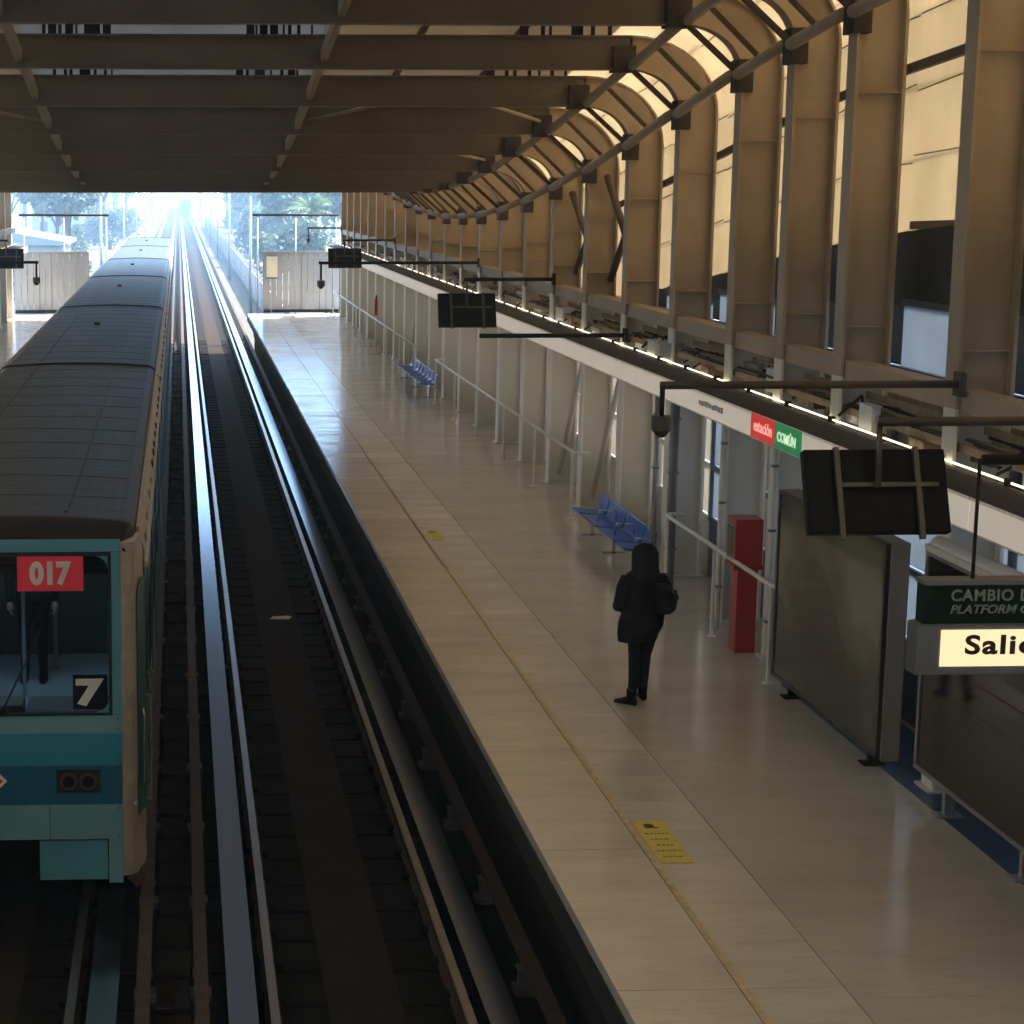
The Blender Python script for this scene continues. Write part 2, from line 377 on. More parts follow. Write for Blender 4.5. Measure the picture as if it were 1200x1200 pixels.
def track(cx, y0, y1, name, with_sleepers):
    t = struct(name)
    for s in (-1, 1):
        MB().box((cx + s * .745 - .035, y0, -.03), (cx + s * .745 + .035, y1, 0)).build('rail_head', 'rail_head', t)
        MB().box((cx + s * .745 - .012, y0, -.15), (cx + s * .745 + .012, y1, -.032)).box((cx + s * .745 - .065, y0, -.18), (cx + s * .745 + .065, y1, -.152)).build('rail_web', 'rail_rust', t)
        MB().box((cx + s * .99 - .115, y0, -.02), (cx + s * .99 + .115, y1, .005)).build('running_pad', 'running_steel', t)
        MB().box((cx + s * .99 - .02, y0, -.18), (cx + s * .99 + .02, y1, -.022)).build('running_beam', 'rail_rust', t)
        MB().box((cx + s * 1.31 - .055, y0, .17), (cx + s * 1.31 + .055, y1, .20)).box((cx + s * 1.31 - .012, y0, .02), (cx + s * 1.31 + .012, y1, .168)).build('guide_bar', 'guide_bar', t)
    MB().box((cx - .3, y0, -.23), (cx + .3, y1, -.196)).build('centre_strip', 'bed_strip', t)
    if with_sleepers:
        sm = MB().box((-1.22, -.12, -.235), (-.3, .12, -.188)).box((.3, -.12, -.235), (1.22, .12, -.188)).mesh('sleeper', 'sleeper')
        im = MB().box((-.045, -.06, -.2), (.045, .06, .0)).box((-.09, -.09, -.2), (.09, .09, -.14)).box((-.06, -.075, .0), (.06, .075, .019)).mesh('bracket', 'ceramic', bevel=.006)
        y = y0 + .4; k = 0
        while y < 82:
            sub('sleeper', sm, t, (cx, y, rnd.uniform(-.004, .004)), (0, 0, rnd.uniform(-.01, .01)))
            if k % 3 == 0:
                for s in (-1, 1):
                    sub('insulator', im, t, (cx + s * 1.31, y + .1, 0))
            y += .68; k += 1
        chair = MB()
        y = y0 + .4
        while y < 82:
            for s in (-1, 1):
                for d in (-1, 1): chair.box((cx + s * .745 + d * .05, y - .07, -.19), (cx + s * .745 + d * .12, y + .07, -.145))
            y += .68
        c = chair.build('rail_fixings', 'sleeper', t); c['kind'] = 'stuff'
    return t
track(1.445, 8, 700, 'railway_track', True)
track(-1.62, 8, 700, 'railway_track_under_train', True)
# cable trough blocks between the two tracks
tr = struct('cable_trough')
bm_ = MB().box((-.16, -.29, -.24), (.11, .29, -.09)).mesh('trough_block', 'concrete_dark', bevel=.015)
y = 9.
while y < 80:
    sub('trough_block', bm_, tr, (-.06 + rnd.uniform(-.015, .015), y, rnd.uniform(-.02, .015)), (0, 0, rnd.uniform(-.04, .04)))
    y += .68
tag(MB().loft([[(1.33, 28.3, -.19), (1.62, 28.28, -.19), (1.68, 28.44, -.19), (1.40, 28.5, -.19)], [(1.36, 28.33, -.17), (1.58, 28.3, -.175), (1.63, 28.41, -.16), (1.45, 28.46, -.18)]]).build('paper_scrap', 'paper'),
    'crumpled pale paper scrap lying between the rails', 'litter')

# ------------------------------------------------------------------ platforms
def platform(side):
    f = (lambda x: x) if side > 0 else mx
    p = struct('platform' if side > 0 else 'opposite_platform')
    e = 2.82
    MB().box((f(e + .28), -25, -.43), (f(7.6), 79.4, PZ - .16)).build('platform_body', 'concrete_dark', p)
    MB().box((f(e + .02), -25, PZ - .155), (f(7.6), 79.4, PZ - .012)).build('platform_deck', 'joint', p)
    # slabs: edge slabs one by one, the wider field in longer pieces
    y = -4.4 if side > 0 else 60.0; L = 2.68
    while y < 79:
        y1 = min(y + L, 79.4)
        MB().box((f(e - .005), y + .005, PZ - .09), (f(3.615), y1 - .005, PZ + rnd.uniform(-.001, .001))).build('edge_slab', 'floor_edge', p)
        y += L
    y = -4.4
    while y < 79:
        y1 = min(y + 5.36, 79.4)
        MB().box((f(3.623), y + .003, PZ - .05), (f(4.305), y1 - .003, PZ)).build('floor_slab', 'floor_edge', p)
        y += 5.36
    y = -9.3
    while y < 79:
        y1 = min(y + 10.4, 79.4)
        MB().box((f(4.313), y + .003, PZ - .05), (f(7.58), y1 - .003, PZ)).build('floor_slab', 'floor', p)
        y += 10.4
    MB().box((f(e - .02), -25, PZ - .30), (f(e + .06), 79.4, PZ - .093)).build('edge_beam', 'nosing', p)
    MB().box((f(e + .3), -25, .15), (f(e + .24), 79.4, .5)).build('cable_shelf', 'concrete_dark', p)
    return p
plat = platform(1); platform(-1)
MB().box((6.28, 8, PZ + .001), (7.0, 19.35, PZ + .005)).build('navy_strip', 'navy', plat)  # dark blue strip laid on the floor below the adverts
# yellow line, worn line, sticker plates
MB().box((3.625, 8, PZ + .0005), (3.668, 25.6, PZ + .004)).build('yellow_line', 'yellow_line', plat)
MB().box((3.60, 25.9, PZ + .0005), (3.637, 37.4, PZ + .004)).build('worn_line', 'worn_line', plat)
def sticker(x0, x1, y0, y1, label):
    s = thing('floor_sticker', label, 'sticker', ((x0 + x1) / 2, (y0 + y1) / 2, PZ))
    w = (x1 - x0) / 2; l = (y1 - y0) / 2
    MB().box((-w, -l, .004), (w, l, .007)).build('sheet', 'yellow_plate', s)
    q = MB().tube([(-.02, l * .74, .0075), (-.02, l * .74, .0095)], .045, 10).box((-.06, l * .62, .0075), (.05, l * .66, .0095))
    q.build('pictogram', 'print_dark', s)
    q = MB()
    for k in range(5):
        yy = l * (.35 - .27 * k); ww = w * (.75 - .12 * (k % 3))
        x = -ww
        while x < ww - .01:
            d = rnd.uniform(.012, .035); q.box((x, yy - .014, .0075), (min(x + d, ww), yy + .014, .009)); x += d + .012
    q.build('printed_lines', 'worn_line', s)['kind'] = 'stuff'
sticker(3.69, 3.95, 14.02, 15.02, 'large yellow warning sticker with printed lines beside the yellow line')
sticker(3.71, 3.92, 27.85, 28.55, 'small faded yellow sticker on the floor beside the worn dark line')

# ------------------------------------------------------------------ portal frames
ARC = [math.pi / 2 * k / 10 for k in range(11)]
FRAME_LABEL = {2: 'tan steel portal frame carrying a camera arm over the platform', 4: 'tan steel portal frame with its white foot beside the red cabinet',
               3: 'tan steel portal frame whose white foot touches the olive advert panel', 6: 'tan steel portal frame standing just behind the blue bench seats',
               8: 'tan steel portal frame with crossed tubes, first past the blue seats', 24: 'tan steel portal frame at the fenced platform end'}
def frame(i, y):
    c = conn(y); b = zb(y)
    F = thing('portal_frame', FRAME_LABEL.get(i, 'tan steel portal frame with white column feet spanning both tracks'), 'portal frame', (0, y, 0), 'portal frames along the station')
    cxr = CX - KR + .02    # X where knee meets beam
    for side in (1, -1):
        f = (lambda x: x) if side > 0 else mx
        lo = MB().box((f(CX + .03), -.011, PZ), (f(CX + CD - .03), .011, 4.42)).build('lower_column', 'steel_white', F)
        MB().box((f(CX), -.125, PZ), (f(CX + .03), .125, 4.42)).build('flange', 'flange_white_lit', lo)
        MB().box((f(CX + CD - .03), -.125, PZ), (f(CX + CD), .125, 4.42)).build('flange', 'flange_white_lit', lo)
        MB().box((f(CX - .05), -.16, PZ), (f(CX + CD + .05), .16, PZ + .025)).build('base_plate', 'steel_white', lo)
        up = MB().box((f(CX + .03), -.011, 4.423), (f(CX + CD - .03), .011, c)).build('column', 'steel_tan', F)
        MB().box((f(CX), -.125, 4.423), (f(CX + .03), .125, c)).build('flange', 'steel_tan', up)
        MB().box((f(CX + CD - .03), -.125, 4.423), (f(CX + CD), .125, c)).build('flange', 'steel_tan', up)
        for zz in (4.9, c - .75):
            if 4.6 < zz < c - .2: MB().box((f(CX + .03), -.1, zz), (f(CX + CD - .03), .1, zz + .012)).build('stiffener', 'steel_tan', up)
        MB().box((f(CX - .055), -.15, c - .2), (f(CX + .13), .15, c + .17)).build('splice_plate', 'splice_dark', F, bevel=.01)
        # knee
        inner = [(f(cxr - .02 + KR * math.sin(t) * 1.0), c + KV * math.cos(t)) for t in reversed(ARC)]
        outer = [(f(cxr - .02 + (KR + CD) * math.sin(t)), c + (KV + BD) * math.cos(t)) for t in reversed(ARC)]
        kn = MB()
        n = len(inner); i0 = 0
        for (a, z) in inner: kn.v += [(a, -.011, z), (a, .011, z)]
        for (a, z) in outer: kn.v += [(a, -.011, z), (a, .011, z)]
        for k in range(n - 1):
            a, bb, cc, d = 2 * k, 2 * (k + 1), 2 * n + 2 * (k + 1), 2 * n + 2 * k
            kn.f += [(a, bb, cc, d), (a + 1, d + 1, cc + 1, bb + 1), (a, a + 1, bb + 1, bb), (d, cc, cc + 1, d + 1)]
        kn.f += [(0, 2 * n, 2 * n + 1, 1), (2 * n - 2, 2 * n - 1, 4 * n - 1, 4 * n - 2)]
        ko = kn.build('knee', 'steel_tan', F)
        nrm = [(side * math.sin(t), math.cos(t)) for t in reversed(ARC)]
        MB().strip(inner, -.12, .12, .025, nrm).build('flange', 'steel_tan', ko, smooth=False)
        MB().strip(outer, -.12, .12, -.025, nrm).build('flange', 'steel_tan', ko)
        MB().box((f(cxr - .26), -.13, b - .03), (f(cxr + .03), .13, b + BD * .7)).build('splice_plate', 'splice_dark', F, bevel=.01)
    x0, x1 = mx(cxr) , cxr
    be = MB().box((x0, -.011, b + .02), (x1, .011, b + BD - .02)).build('beam', 'beam_tan_shaded', F)
    MB().box((x0, -.11, b), (x1, .11, b + .02)).build('flange', 'beam_tan_shaded', be)
    MB().box((x0, -.11, b + BD - .02), (x1, .11, b + BD)).build('flange', 'beam_tan_shaded', be)
for i, y in enumerate(FY): frame(i, y)

# longitudinal ties, braces
for side, lab in ((1, 'brown tie tubes and braces linking the column tops above the platform with seats'), (-1, 'brown tie tubes linking the column tops above the platform behind the train')):
    f = (lambda x: x) if side > 0 else mx
    B = thing('knee_bracing', lab, 'bracing')
    for i, (a, b) in enumerate(zip(FY, FY[1:])):
        if side < 0 and i < 14: continue
        ca, cb = conn(a), conn(b)
        MB().tube([(f(CX - .06), a + .15, ca), (f(CX - .06), b - .15, cb)], .068, 8).build('tie_tube', 'steel_tan', B, smooth=True)
        MB().tube([(f(CX - KR), a + .14, ca + KV + .05), (f(CX - KR), b - .14, cb + KV + .05)], .065, 8).build('tie_tube', 'steel_tan', B, smooth=True)
        m_ = (a + b) / 2; cm = (ca + cb) / 2
        outer = [(f(CX - KR + (KR + .02) * math.sin(t)), cm + (KV + .06) * math.cos(t)) for t in ARC]
        MB().prism([(f(CX - .06), cm), (f(CX - KR), cm + KV + .05)] + outer, 'y', m_ - .012, m_ + .012).build('mid_rib', 'steel_tan', B)
        MB().obox((f(CX - .05), m_ - .06, cm + .01), (f(CX - KR), m_ - .06, cm + KV + .03), .045, .05).build('knee_strut', 'steel_brown', B)
    for y in FY:
        if side < 0 and y < 45: continue
        MB().obox((f(CX - .03), y - .05, conn(y) + .02), (f(CX - KR), y - .05, zb(y) + .02), .06, .06).build('knee_strut', 'splice_dark', B)
RB = thing('roof_rails', 'two brown rails running lengthwise beneath the roof beams', 'roof rail')
for sx in (1, -1):
    for a, b in zip(FY, FY[1:]):
        x = XM + sx * 1.93
        MB().obox((x, a + .02, zb(a) + .16), (x, b - .02, zb(b) + .16), .08, .16).build('rail_segment', 'steel_tan', RB)
for (a, b, x0, x1) in ((27.8, 30.55, 3.9, 5.7), (27.8, 30.55, 3.6, 2.0), (33.25, 35.95, 3.9, 5.7), (27.8, 30.55, -4, -2.1)):
    MB().tube([(x0, a + .05, zb(a) + .2), (x1, b - .05, zb(b) + .2)], .03, 6).build('roof_brace', 'steel_tan', RB, smooth=True)
# crossed tubes in the wall plane
XB = []
for k, (a, b, lab) in enumerate(((27.8, 30.55, 'crossed brown tubes between columns beside the blue seats'), (30.55, 33.25, 'crossed brown tubes one bay beyond the blue seats'),
                  (FY[15], FY[16], 'crossed brown tubes between columns at the far seats'))):
    o = thing('cross_brace', lab, 'bracing', (CX + .3, a, PZ))
    h1 = conn(a) - PZ; h2 = conn(b) - PZ; d = b - a
    MB().tube([(0, .12, 3.7), (.0, d - .12, h2 - .1)], .06, 8).build('upper_tube', 'steel_brown', o, smooth=True)
    MB().tube([(.1, .12, h1 - .1), (.1, d - .12, 3.7)], .06, 8).build('upper_tube', 'steel_brown', o, smooth=True)
    MB().tube([(-.1, d - .12, .2), (-.1, .12, 3.2)], .05, 8).build('lower_tube', 'steel_white', o, smooth=True)

# ------------------------------------------------------------------ roof skin and wall cladding
BAYS = [(-22, -14), (-14, -6), (-6, 0), (0, 5), (5, 9)] + [(9, FY[0])] + list(zip(FY, FY[1:])) + [(FY[-1], FY[-1] + 1.2)]
roof = thing('station_roof', 'beige translucent panel roof above the steel beams', 'roof')
XS = [5.8, 4.5, 3.2, 1.95, 0.0]
XS = XS + [mx(x) for x in reversed(XS[:-1])]
def quad_slab(b, P, th, nrm):
    # P: four points (corner order), th thickness along nrm
    i = len(b.v); n = Vector(nrm) * th
    b.v += [tuple(Vector(p)) for p in P] + [tuple(Vector(p) + n) for p in P]
    b.f += [(i, i + 1, i + 2, i + 3), (i + 7, i + 6, i + 5, i + 4)] + [(i + k, i + 4 + k, i + 4 + (k + 1) % 4, i + (k + 1) % 4) for k in (1, 3)]
    return b
for (a, b) in BAYS:
    za, zb_ = zb(a) + BD + .24, zb(b) + BD + .24
    for x0, x1 in zip(XS, XS[1:]):
        m = 'skin_centre' if abs((x0 + x1) / 2 - XM) < 1.95 else 'skin_roof'
        quad_slab(MB(), [(x0, a, za), (x1, a, za), (x1, b, zb_), (x0, b, zb_)], .03, (0, 0, 1)).build('roof_panel', m, roof)
    if a >= 9:
        for x in (XS[1], XS[2], mx(XS[1]), mx(XS[2])):
            MB().obox((x, a + .02, za - .06), (x, b - .02, zb_ - .06), .05, .1).build('purlin', 'steel_brown', roof)
# ridge clutter above beams: dark brackets seen against the roof
for (a, b) in list(zip(FY, FY[1:]))[2:9]:
    z = zb(a) + BD
    for (xa, xb, n) in ((-1.75, -.85, 8), (.85, 1.75, 8), (4.4, 5.6, 7)):
        for k in range(n):
            x = xa + (xb - xa) * (k + rnd.uniform(.1, .8)) / n; w = rnd.choice((.012, .02, .02, .05))
            MB().box((x - w, a - .04 + XM * 0, z), (x + w, a + .04, z + .235)).build('hanger_bracket', 'steel_dark', roof)

def cladding(side, label):
    f = (lambda x: x) if side > 0 else mx
    C = thing('wall_cladding', label, 'cladding')
    OX = CX + CD + .17
    for (a, b) in BAYS:
        if side < 0 and a < 30 and a >= 0: pass
        pts = []
        for y in (a, b):
            c = conn(y); bot = max(4.25, c - 2.08)
            col_ = [(OX, bot + (c - bot) * k / 3) for k in range(4)]
            arc = [(5.8 + (OX - 5.8) * math.sin(t), c + (KV + BD + .24) * math.cos(t)) for t in (math.pi / 2 * .75, math.pi / 4, math.pi / 2 * .25, 0)]
            pts.append(col_ + arc)
        P, Q = pts
        for k in range(len(P) - 1):
            (x0, z0), (x1, z1) = P[k], P[k + 1]; (u0, w0), (u1, w1) = Q[k], Q[k + 1]
            d = Vector((-(z1 - z0), 0, x1 - x0)).normalized() * -1
            quad_slab(MB(), [(f(x0), a, z0), (f(x1), a, z1), (f(u1), b, w1), (f(u0), b, w0)], .025, (d.x * side, 0, d.z)).build('cladding_panel', 'skin_cream' if side > 0 else ('skin_left' if a > 34 else 'skin_left_near'), C)
            if a >= 9 and k in (0, 1, 2, 3, 5) and side > 0:
                jit = rnd.uniform(-.05, .05)
                MB().obox((f(x0) - .012, a + .02, z0 + jit + (.01 if k else 0)), (f(u0) - .012, b - .02, w0 - jit + rnd.uniform(-.03, .03)), .010, .010 if k else .08).build('seam_batten', 'batten', C)
def girts():
    G = thing('wall_girts', 'thin brown horizontal bars behind the columns of the seat platform', 'girt')
    for a, b in zip(FY, FY[1:]):
        MB().obox((CX + CD + .08, a + .01, conn(a) - .52), (CX + CD + .08, b - .01, conn(b) - .52), .05, .09).build('girt', 'steel_brown', G)
girts()
cladding(1, 'cream translucent wall panels glowing behind the columns of the seat platform')
cladding(-1, 'cream translucent wall panels along the platform behind the train')

# window wall beneath the cladding
def window_wall(side, label):
    f = (lambda x: x) if side > 0 else mx
    W = thing('window_wall', label, 'window wall')
    OX = CX + CD + .13
    for (a, b) in BAYS:
        if b <= 0: 
            MB().box((f(OX), a, PZ), (f(OX + .06), b, 6.8)).build('panel', 'back_wall', W); continue
        bot = max(4.25, conn(a) - 2.08, conn(b) - 2.08)
        p0, p1 = a + .001, b - .001
        MB().box((f(OX), p0, PZ), (f(OX + .05), p1, PZ + .75)).build('navy_panel' if a < 24.5 else 'infill_panel', 'navy' if a < 24.5 else 'steel_white', W)
        fr = MB()
        for z in (PZ + .75, 2.55, 3.55, 4.45):
            fr.box((f(OX - .02), p0, z), (f(OX + .06), p1, z + .06))
        for y in (p0, (a + b) / 2, p1 - .05): fr.box((f(OX - .015), y, PZ + .75), (f(OX + .055), y + .05, min(bot, 4.45)))
        fr.build('window_frame', 'frame_blue' if a < 24.5 else 'steel_white', W)
        for (z0, z1) in ((PZ + .82, 2.54), (2.62, 3.54)):
            for (q0, q1) in ((p0 + .06, (a + b) / 2 - .01), ((a + b) / 2 + .06, p1 - .06)):
                clear = a < 24.5 and q0 > (a + b) / 2 and a > 17
                if a < 24.5 and not clear and a > 17: MB().box((f(OX + .02), q0, z0), (f(OX + .04), q1, z1)).build('infill_panel', 'steel_white', W)
                else: MB().box((f(OX + .02), q0, z0), (f(OX + .03), q1, z1)).build('pane', 'frost_glass' if a < 24.5 else 'frost_warm', W)
        MB().box((f(OX + .01), p0, 3.62), (f(OX + .04), p1, 4.44)).build('panel', 'back_wall', W)
        if bot > 4.9:
            zt = 4.52 + (bot - 4.52) * .42
            MB().box((f(OX + .02), p0 + .291, 4.512), (f(OX + .03), p1, zt - .03)).build('pane', 'frost_glass', W)
            MB().box((f(OX + .015), p0, 4.52), (f(OX + .05), p0 + .29, zt)).build('panel', 'frame_blue', W)
            MB().box((f(OX - .01), p0, zt - .03), (f(OX + .06), p1, zt + .03)).build('window_frame', 'frame_blue', W)
            MB().prism([(p0, zt + .03), (p1, zt + .03), (p1, max(zt + .06, conn(b) - 2.06)), (p0, max(zt + .06, conn(a) - 2.06))], 'x', f(OX + .02), f(OX + .05)).build('louver', 'louver_dark', W)
        elif bot > 4.55:
            MB().box((f(OX + .02), p0, 4.51), (f(OX + .05), p1, bot + .02)).build('louver', 'louver_dark', W)
        else:
            pass
window_wall(1, 'frosted blue windows above navy panels behind the white column feet')
window_wall(-1, 'frosted windows along the platform behind the train')

# wall at the camera's back
bw = thing('concourse_wall', 'plain beige end wall behind the overbridge', 'wall', (0, -22, 0))
MB().box((-7.6, -.2, -.4), (7.5, 0, 10)).build('wall_panel', 'back_wall', bw)

# ------------------------------------------------------------------ canopy, girder and services
def canopy(side, label):
    f = (lambda x: x) if side > 0 else mx
    C = thing('platform_canopy', label, 'canopy')
    xf = 6.0
    y = 6.0 if side > 0 else 30.0; L = 2.73
    while y < 78.5:
        y1 = min(y + L, 79)
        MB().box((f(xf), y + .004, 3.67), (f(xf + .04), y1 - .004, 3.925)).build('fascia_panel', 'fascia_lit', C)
        y += L
    y0 = 6 if side > 0 else 30
    MB().prism([(f(xf), 3.93), (f(xf + .40), 3.965), (f(xf + .40), 3.93), (f(xf), 3.90)] if side > 0 else [(f(xf), 3.93), (f(xf), 3.90), (f(xf + .40), 3.93), (f(xf + .40), 3.965)], 'y', y0, 79).build('ledge', 'ledge', C)
    MB().box((f(xf + .045), y0, 3.66), (f(CX - .02), 79, 3.69)).build('soffit', 'white_fascia', C)
    MB().box((f(xf - .006), y0, 3.655), (f(xf + .044), 79, 3.668)).build('drip_edge', 'galv_white', C)
    y = y0 + .3
    tm = MB().tube([(0, 0, 0), (0, 1.27, 0)], .0095, 8).mesh('lamp_tube', 'lamp_tube', smooth=True)
    bm2 = MB().box((-.03, -.03, -.02), (.03, .02, .05)).mesh('lamp_clip', 'steel_dark')
    k = 0
    while y < 78:
        sub('lamp_tube', tm, C, (f(xf + .42), y, 3.99)); sub('lamp_clip', bm2, C, (f(xf + .42), y - .04, 3.97))
        y += 1.37; k += 1
    return C
can = canopy(1, 'white fascia canopy with a glowing lamp strip along the seat platform')
canopy(-1, 'white fascia canopy along the platform behind the train')
gd = thing('longitudinal_girder', 'brown box girder tying the columns above the canopy', 'girder')
for a, b in zip(FY, FY[1:]):
    MB().box((CX + .04, a + .014, 4.40), (CX + .26, b - .014, 4.58)).build('girder_segment', 'steel_tan', gd)
gd2 = thing('opposite_girder', 'brown box girder above the canopy behind the train', 'girder')
for a, b in list(zip(FY, FY[1:]))[14:]:
    MB().box((mx(CX - .18), a + .13, 4.47), (mx(CX + .1), b - .13, 4.66)).build('girder_segment', 'steel_tan', gd2)
ct = thing('cable_tray', 'cluttered tan cable tray with wires running above the canopy', 'cable tray')
for k, (xa, za) in enumerate(((6.62, 4.06), (6.85, 4.2))):
    for s in (-1, 1): MB().box((xa + s * .09 - .008, 7, za), (xa + s * .09 + .008, 78, za + .07)).build('side_rail', 'tray', ct)
    y = 7.2
    while y < 78:
        MB().box((xa - .085, y, za + .005), (xa + .085, y + .03, za + .02)).build('rung', 'tray', ct) if y < 45 and k == 0 and int(y * 10) % 2 == 0 else None
        y += .5
for k in range(7):
    x = 6.55 + .05 * k; pts = []; y = 7
    while y < 78:
        pts.append((x + rnd.uniform(-.02, .02), y, 4.11 + .02 * (k % 3) + rnd.uniform(-.015, .03))); y += 1.1
    MB().tube(pts, .014, 5).build('cable', rnd.choice(['steel_dark', 'tray', 'steel_brown', 'plastic_grey']), ct)
for y in [9.0 + .95 * k + rnd.uniform(-.3, .3) for k in range(70)]:
    w = rnd.uniform(.08, .26); h = rnd.uniform(.05, .26); l = rnd.uniform(.15, .8)
    x = rnd.uniform(6.50, 6.80); z = 3.97
    o = thing('junction_box', 'small metal service box on the canopy top beside the cable tray', 'service box', (x, y, z), 'service boxes on the canopy')
    m = rnd.choice(['tray', 'tray', 'galv_white', 'steel_brown', 'plastic_white', 'galv'])
    MB().box((-w / 2, -l / 2, 0), (w / 2, l / 2, h)).build('case', m, o, bevel=.01)
    MB().box((-w / 2 - .01, -l / 2 - .01, h), (w / 2 + .01, l / 2 + .01, h + .012)).build('lid', m, o)
    MB().tube([(0, l / 2, h * .5), (.05, l / 2 + .2, h * .8 + .1), (-.08, l / 2 + .45, h * .3)], .016, 5).build('conduit', 'steel_dark', o)
# fascia lettering: two-colour sign and faint black lettering
fs = thing('fascia_sign', 'red and green name board on the white canopy fascia', 'sign', (5.99, 18.16, 3.665))
MB().box((-.004, .82, .005), (.006, 1.64, .255)).build('red_board', 'sign_red', fs)
MB().box((-.004, 0, .005), (.006, .815, .255)).build('green_board', 'sign_green', fs)
text('red_lettering', 'estación', 'sign_pink_txt', fs, (-.006, 1.53, .08), .12, (R(90), 0, R(-90)), width=.62, bold=.02)
text('green_lettering', 'COMÚN', 'sign_pale_txt', fs, (-.006, .73, .07), .13, (R(90), 0, R(-90)), width=.58, bold=.03)
fl = thing('fascia_lettering', 'faint small dark lettering on the white canopy fascia', 'lettering', (5.995, 20.9, 3.77))
x = 0.
for k in range(11):
    d = rnd.uniform(.04, .085); MB().box((-.002, x, rnd.uniform(0, .01)), (.004, x + d * .75, .06 + rnd.uniform(-.012, .012))).build('glyph', 'plastic_grey', fl)
    x += d + .02

# ------------------------------------------------------------------ arms, monitors, cameras
def arm(y, x0, x1, z, label, m='steel_dark', side=1):
    o = thing('bracket_arm', label, 'bracket arm', ((x0 + x1) / 2, y, z))
    h = (x1 - x0) / 2
    MB().tube([(-h, 0, 0), (h, 0, 0)], .033, 8).build('tube', m, o, smooth=True)
    MB().box((h - .02 if side > 0 else -h - .02, -.09, -.1), (h + .02 if side > 0 else -h + .02, .09, .1)).build('wall_plate', m, o)
    return o
def monitor(x, y, label, tilt=22, w=1.0, h=.60):
    o = thing('information_monitor', label, 'monitor', (x, y, 4.16))
    o.rotation_euler = (0, 0, 0)
    a = R(-tilt)
    def rot(ob): ob.rotation_euler = (a, 0, 0); return ob
    rot(MB().box((-w / 2, 0, -h / 2), (w / 2, .09, h / 2)).build('case', 'black_case', o, bevel=.012))
    rot(MB().box((-w / 2 + .03, .091, -h / 2 + .03), (w / 2 - .03, .094, h / 2 - .03)).build('screen', 'dark_glass', o))
    rot(MB().box((-.26 * w, -.05, .02), (.42 * w, -.02, .05)).build('cross_bar', 'bracket_grey', o))
    for s in (-.28, .28): rot(MB().box((s * w - .018, -.045, -h / 2 - .05), (s * w + .018, -.003, h / 2 + .005)).build('mount_rail', 'bracket_grey', o))
    MB().tube([(-.02, -.06, .03), (-.02, -.03, .48)], .022, 8).build('stem', 'bracket_grey', o, smooth=True)
def cctv(x, y, z0, z1, label):
    o = thing('dome_camera', label, 'camera', (x, y, z1))
    MB().tube([(0, 0, .1), (0, 0, z0 - z1)], .022, 8).build('drop_pipe', 'steel_dark', o, smooth=True)
    MB().tube([(0, 0, 0), (0, 0, .12)], .085, 14).build('housing', 'bracket_grey', o, smooth=False)
    MB().tube([(0, 0, -.06), (0, 0, -.03), (0, 0, .0)], .03, 12, .08).build('dome', 'dark_glass', o, smooth=True)
arm(13.0, 4.83, CX, 4.65, 'brown bracket arm holding the large monitor above the advert panels', 'steel_brown')
monitor(4.86, 13.05, 'black monitor hung above the olive advert panel, back side with grey rails')
arm(15.6, 3.95, CX, 4.64, 'long dark arm with a dome camera above the bench seats', 'steel_brown')
cctv(3.97, 15.6, 4.64, 4.27, 'grey dome camera hanging from the long dark arm before the white columns')
arm(27.6, 4.33, CX, 4.13, 'dark arm reaching over the platform beyond the blue bench seats')
arm(33.05, 4.9, CX, 4.68, 'dark arm holding the monitor between the near and far bench seats')
monitor(4.97, 33.1, 'black monitor over the platform between the near and far blue seats')
arm(FY[11], 3.0, CX, 4.64, 'long dark arm with a dome camera past the middle monitor')
cctv(3.05, FY[11], 4.64, 4.15, 'small dome camera on a drop pipe over the mid platform')
arm(FY[17] - .1, 4.9, CX, 4.68, 'dark arm holding the farthest monitor of the seat platform')
monitor(4.97, FY[17], 'small black monitor nearest to the fenced platform end')
arm(FY[-1], 5.1, CX, 4.64, 'dark arm with a camera at the fenced platform end')
cctv(5.15, FY[-1], 4.64, 4.1, 'dome camera beside the grey fence at the platform end')
arm(FY[12], mx(6.4), mx(3.05), 4.56, 'dark arm with a dome camera above the platform behind the train', side=-1)
cctv(mx(3.1), FY[12], 4.56, 4.1, 'dome camera above the platform behind the train')
arm(FY[17] - .1, mx(6.4), mx(4.9), 4.68, 'dark arm holding the monitor behind the train', side=-1)
monitor(mx(4.97), FY[17], 'black monitor above the platform behind the train')

# hanging sign
arm(11.2, 4.8, CX, 4.64, 'brown arm carrying the hanging exit sign')
hs = thing('exit_sign', 'green and lit cream hanging sign reading platform change and exit', 'sign', (4.5, 11.3, 3.29))
MB().box((.0, .0, .0), (2.0, .16, .315)).build('light_box', 'sign_grey', hs, bevel=.008)
MB().box((.15, -.012, .055), (1.9, -.002, .285)).build('lit_panel', 'sign_lit', hs, bevel=.003)
MB().box((.04, .0, .32), (2.0, .14, .58)).build('green_panel', 'green_sign', hs, bevel=.004)
MB().box((.03, -.01, .315), (2.0, .15, .322)).box((.03, -.01, .565), (2.0, .15, .59)).build('trim', 'sign_grey', hs)
text('exit_lettering', 'Salida', 'sign_brown_txt', hs, (.30, -.014, .13), .125, bold=.03, width=.55, spacing=1.12)
text('platform_lettering', 'CAMBIO DE ANDÉN', 'sign_white_txt', hs, (.2, -.003, .463), .092, bold=.022, width=.94, spacing=1.1)
text('platform_small_lettering', 'PLATFORM CHANGE', 'sign_white_txt', hs, (.2, -.003, .385), .055, bold=.012, shear=.25, width=.78)
for x in (.36, 1.6): MB().tube([(x, .08, .585), (x, .08, 1.33)], .012, 8).build('hanger_rod', 'steel_dark', hs, smooth=True)

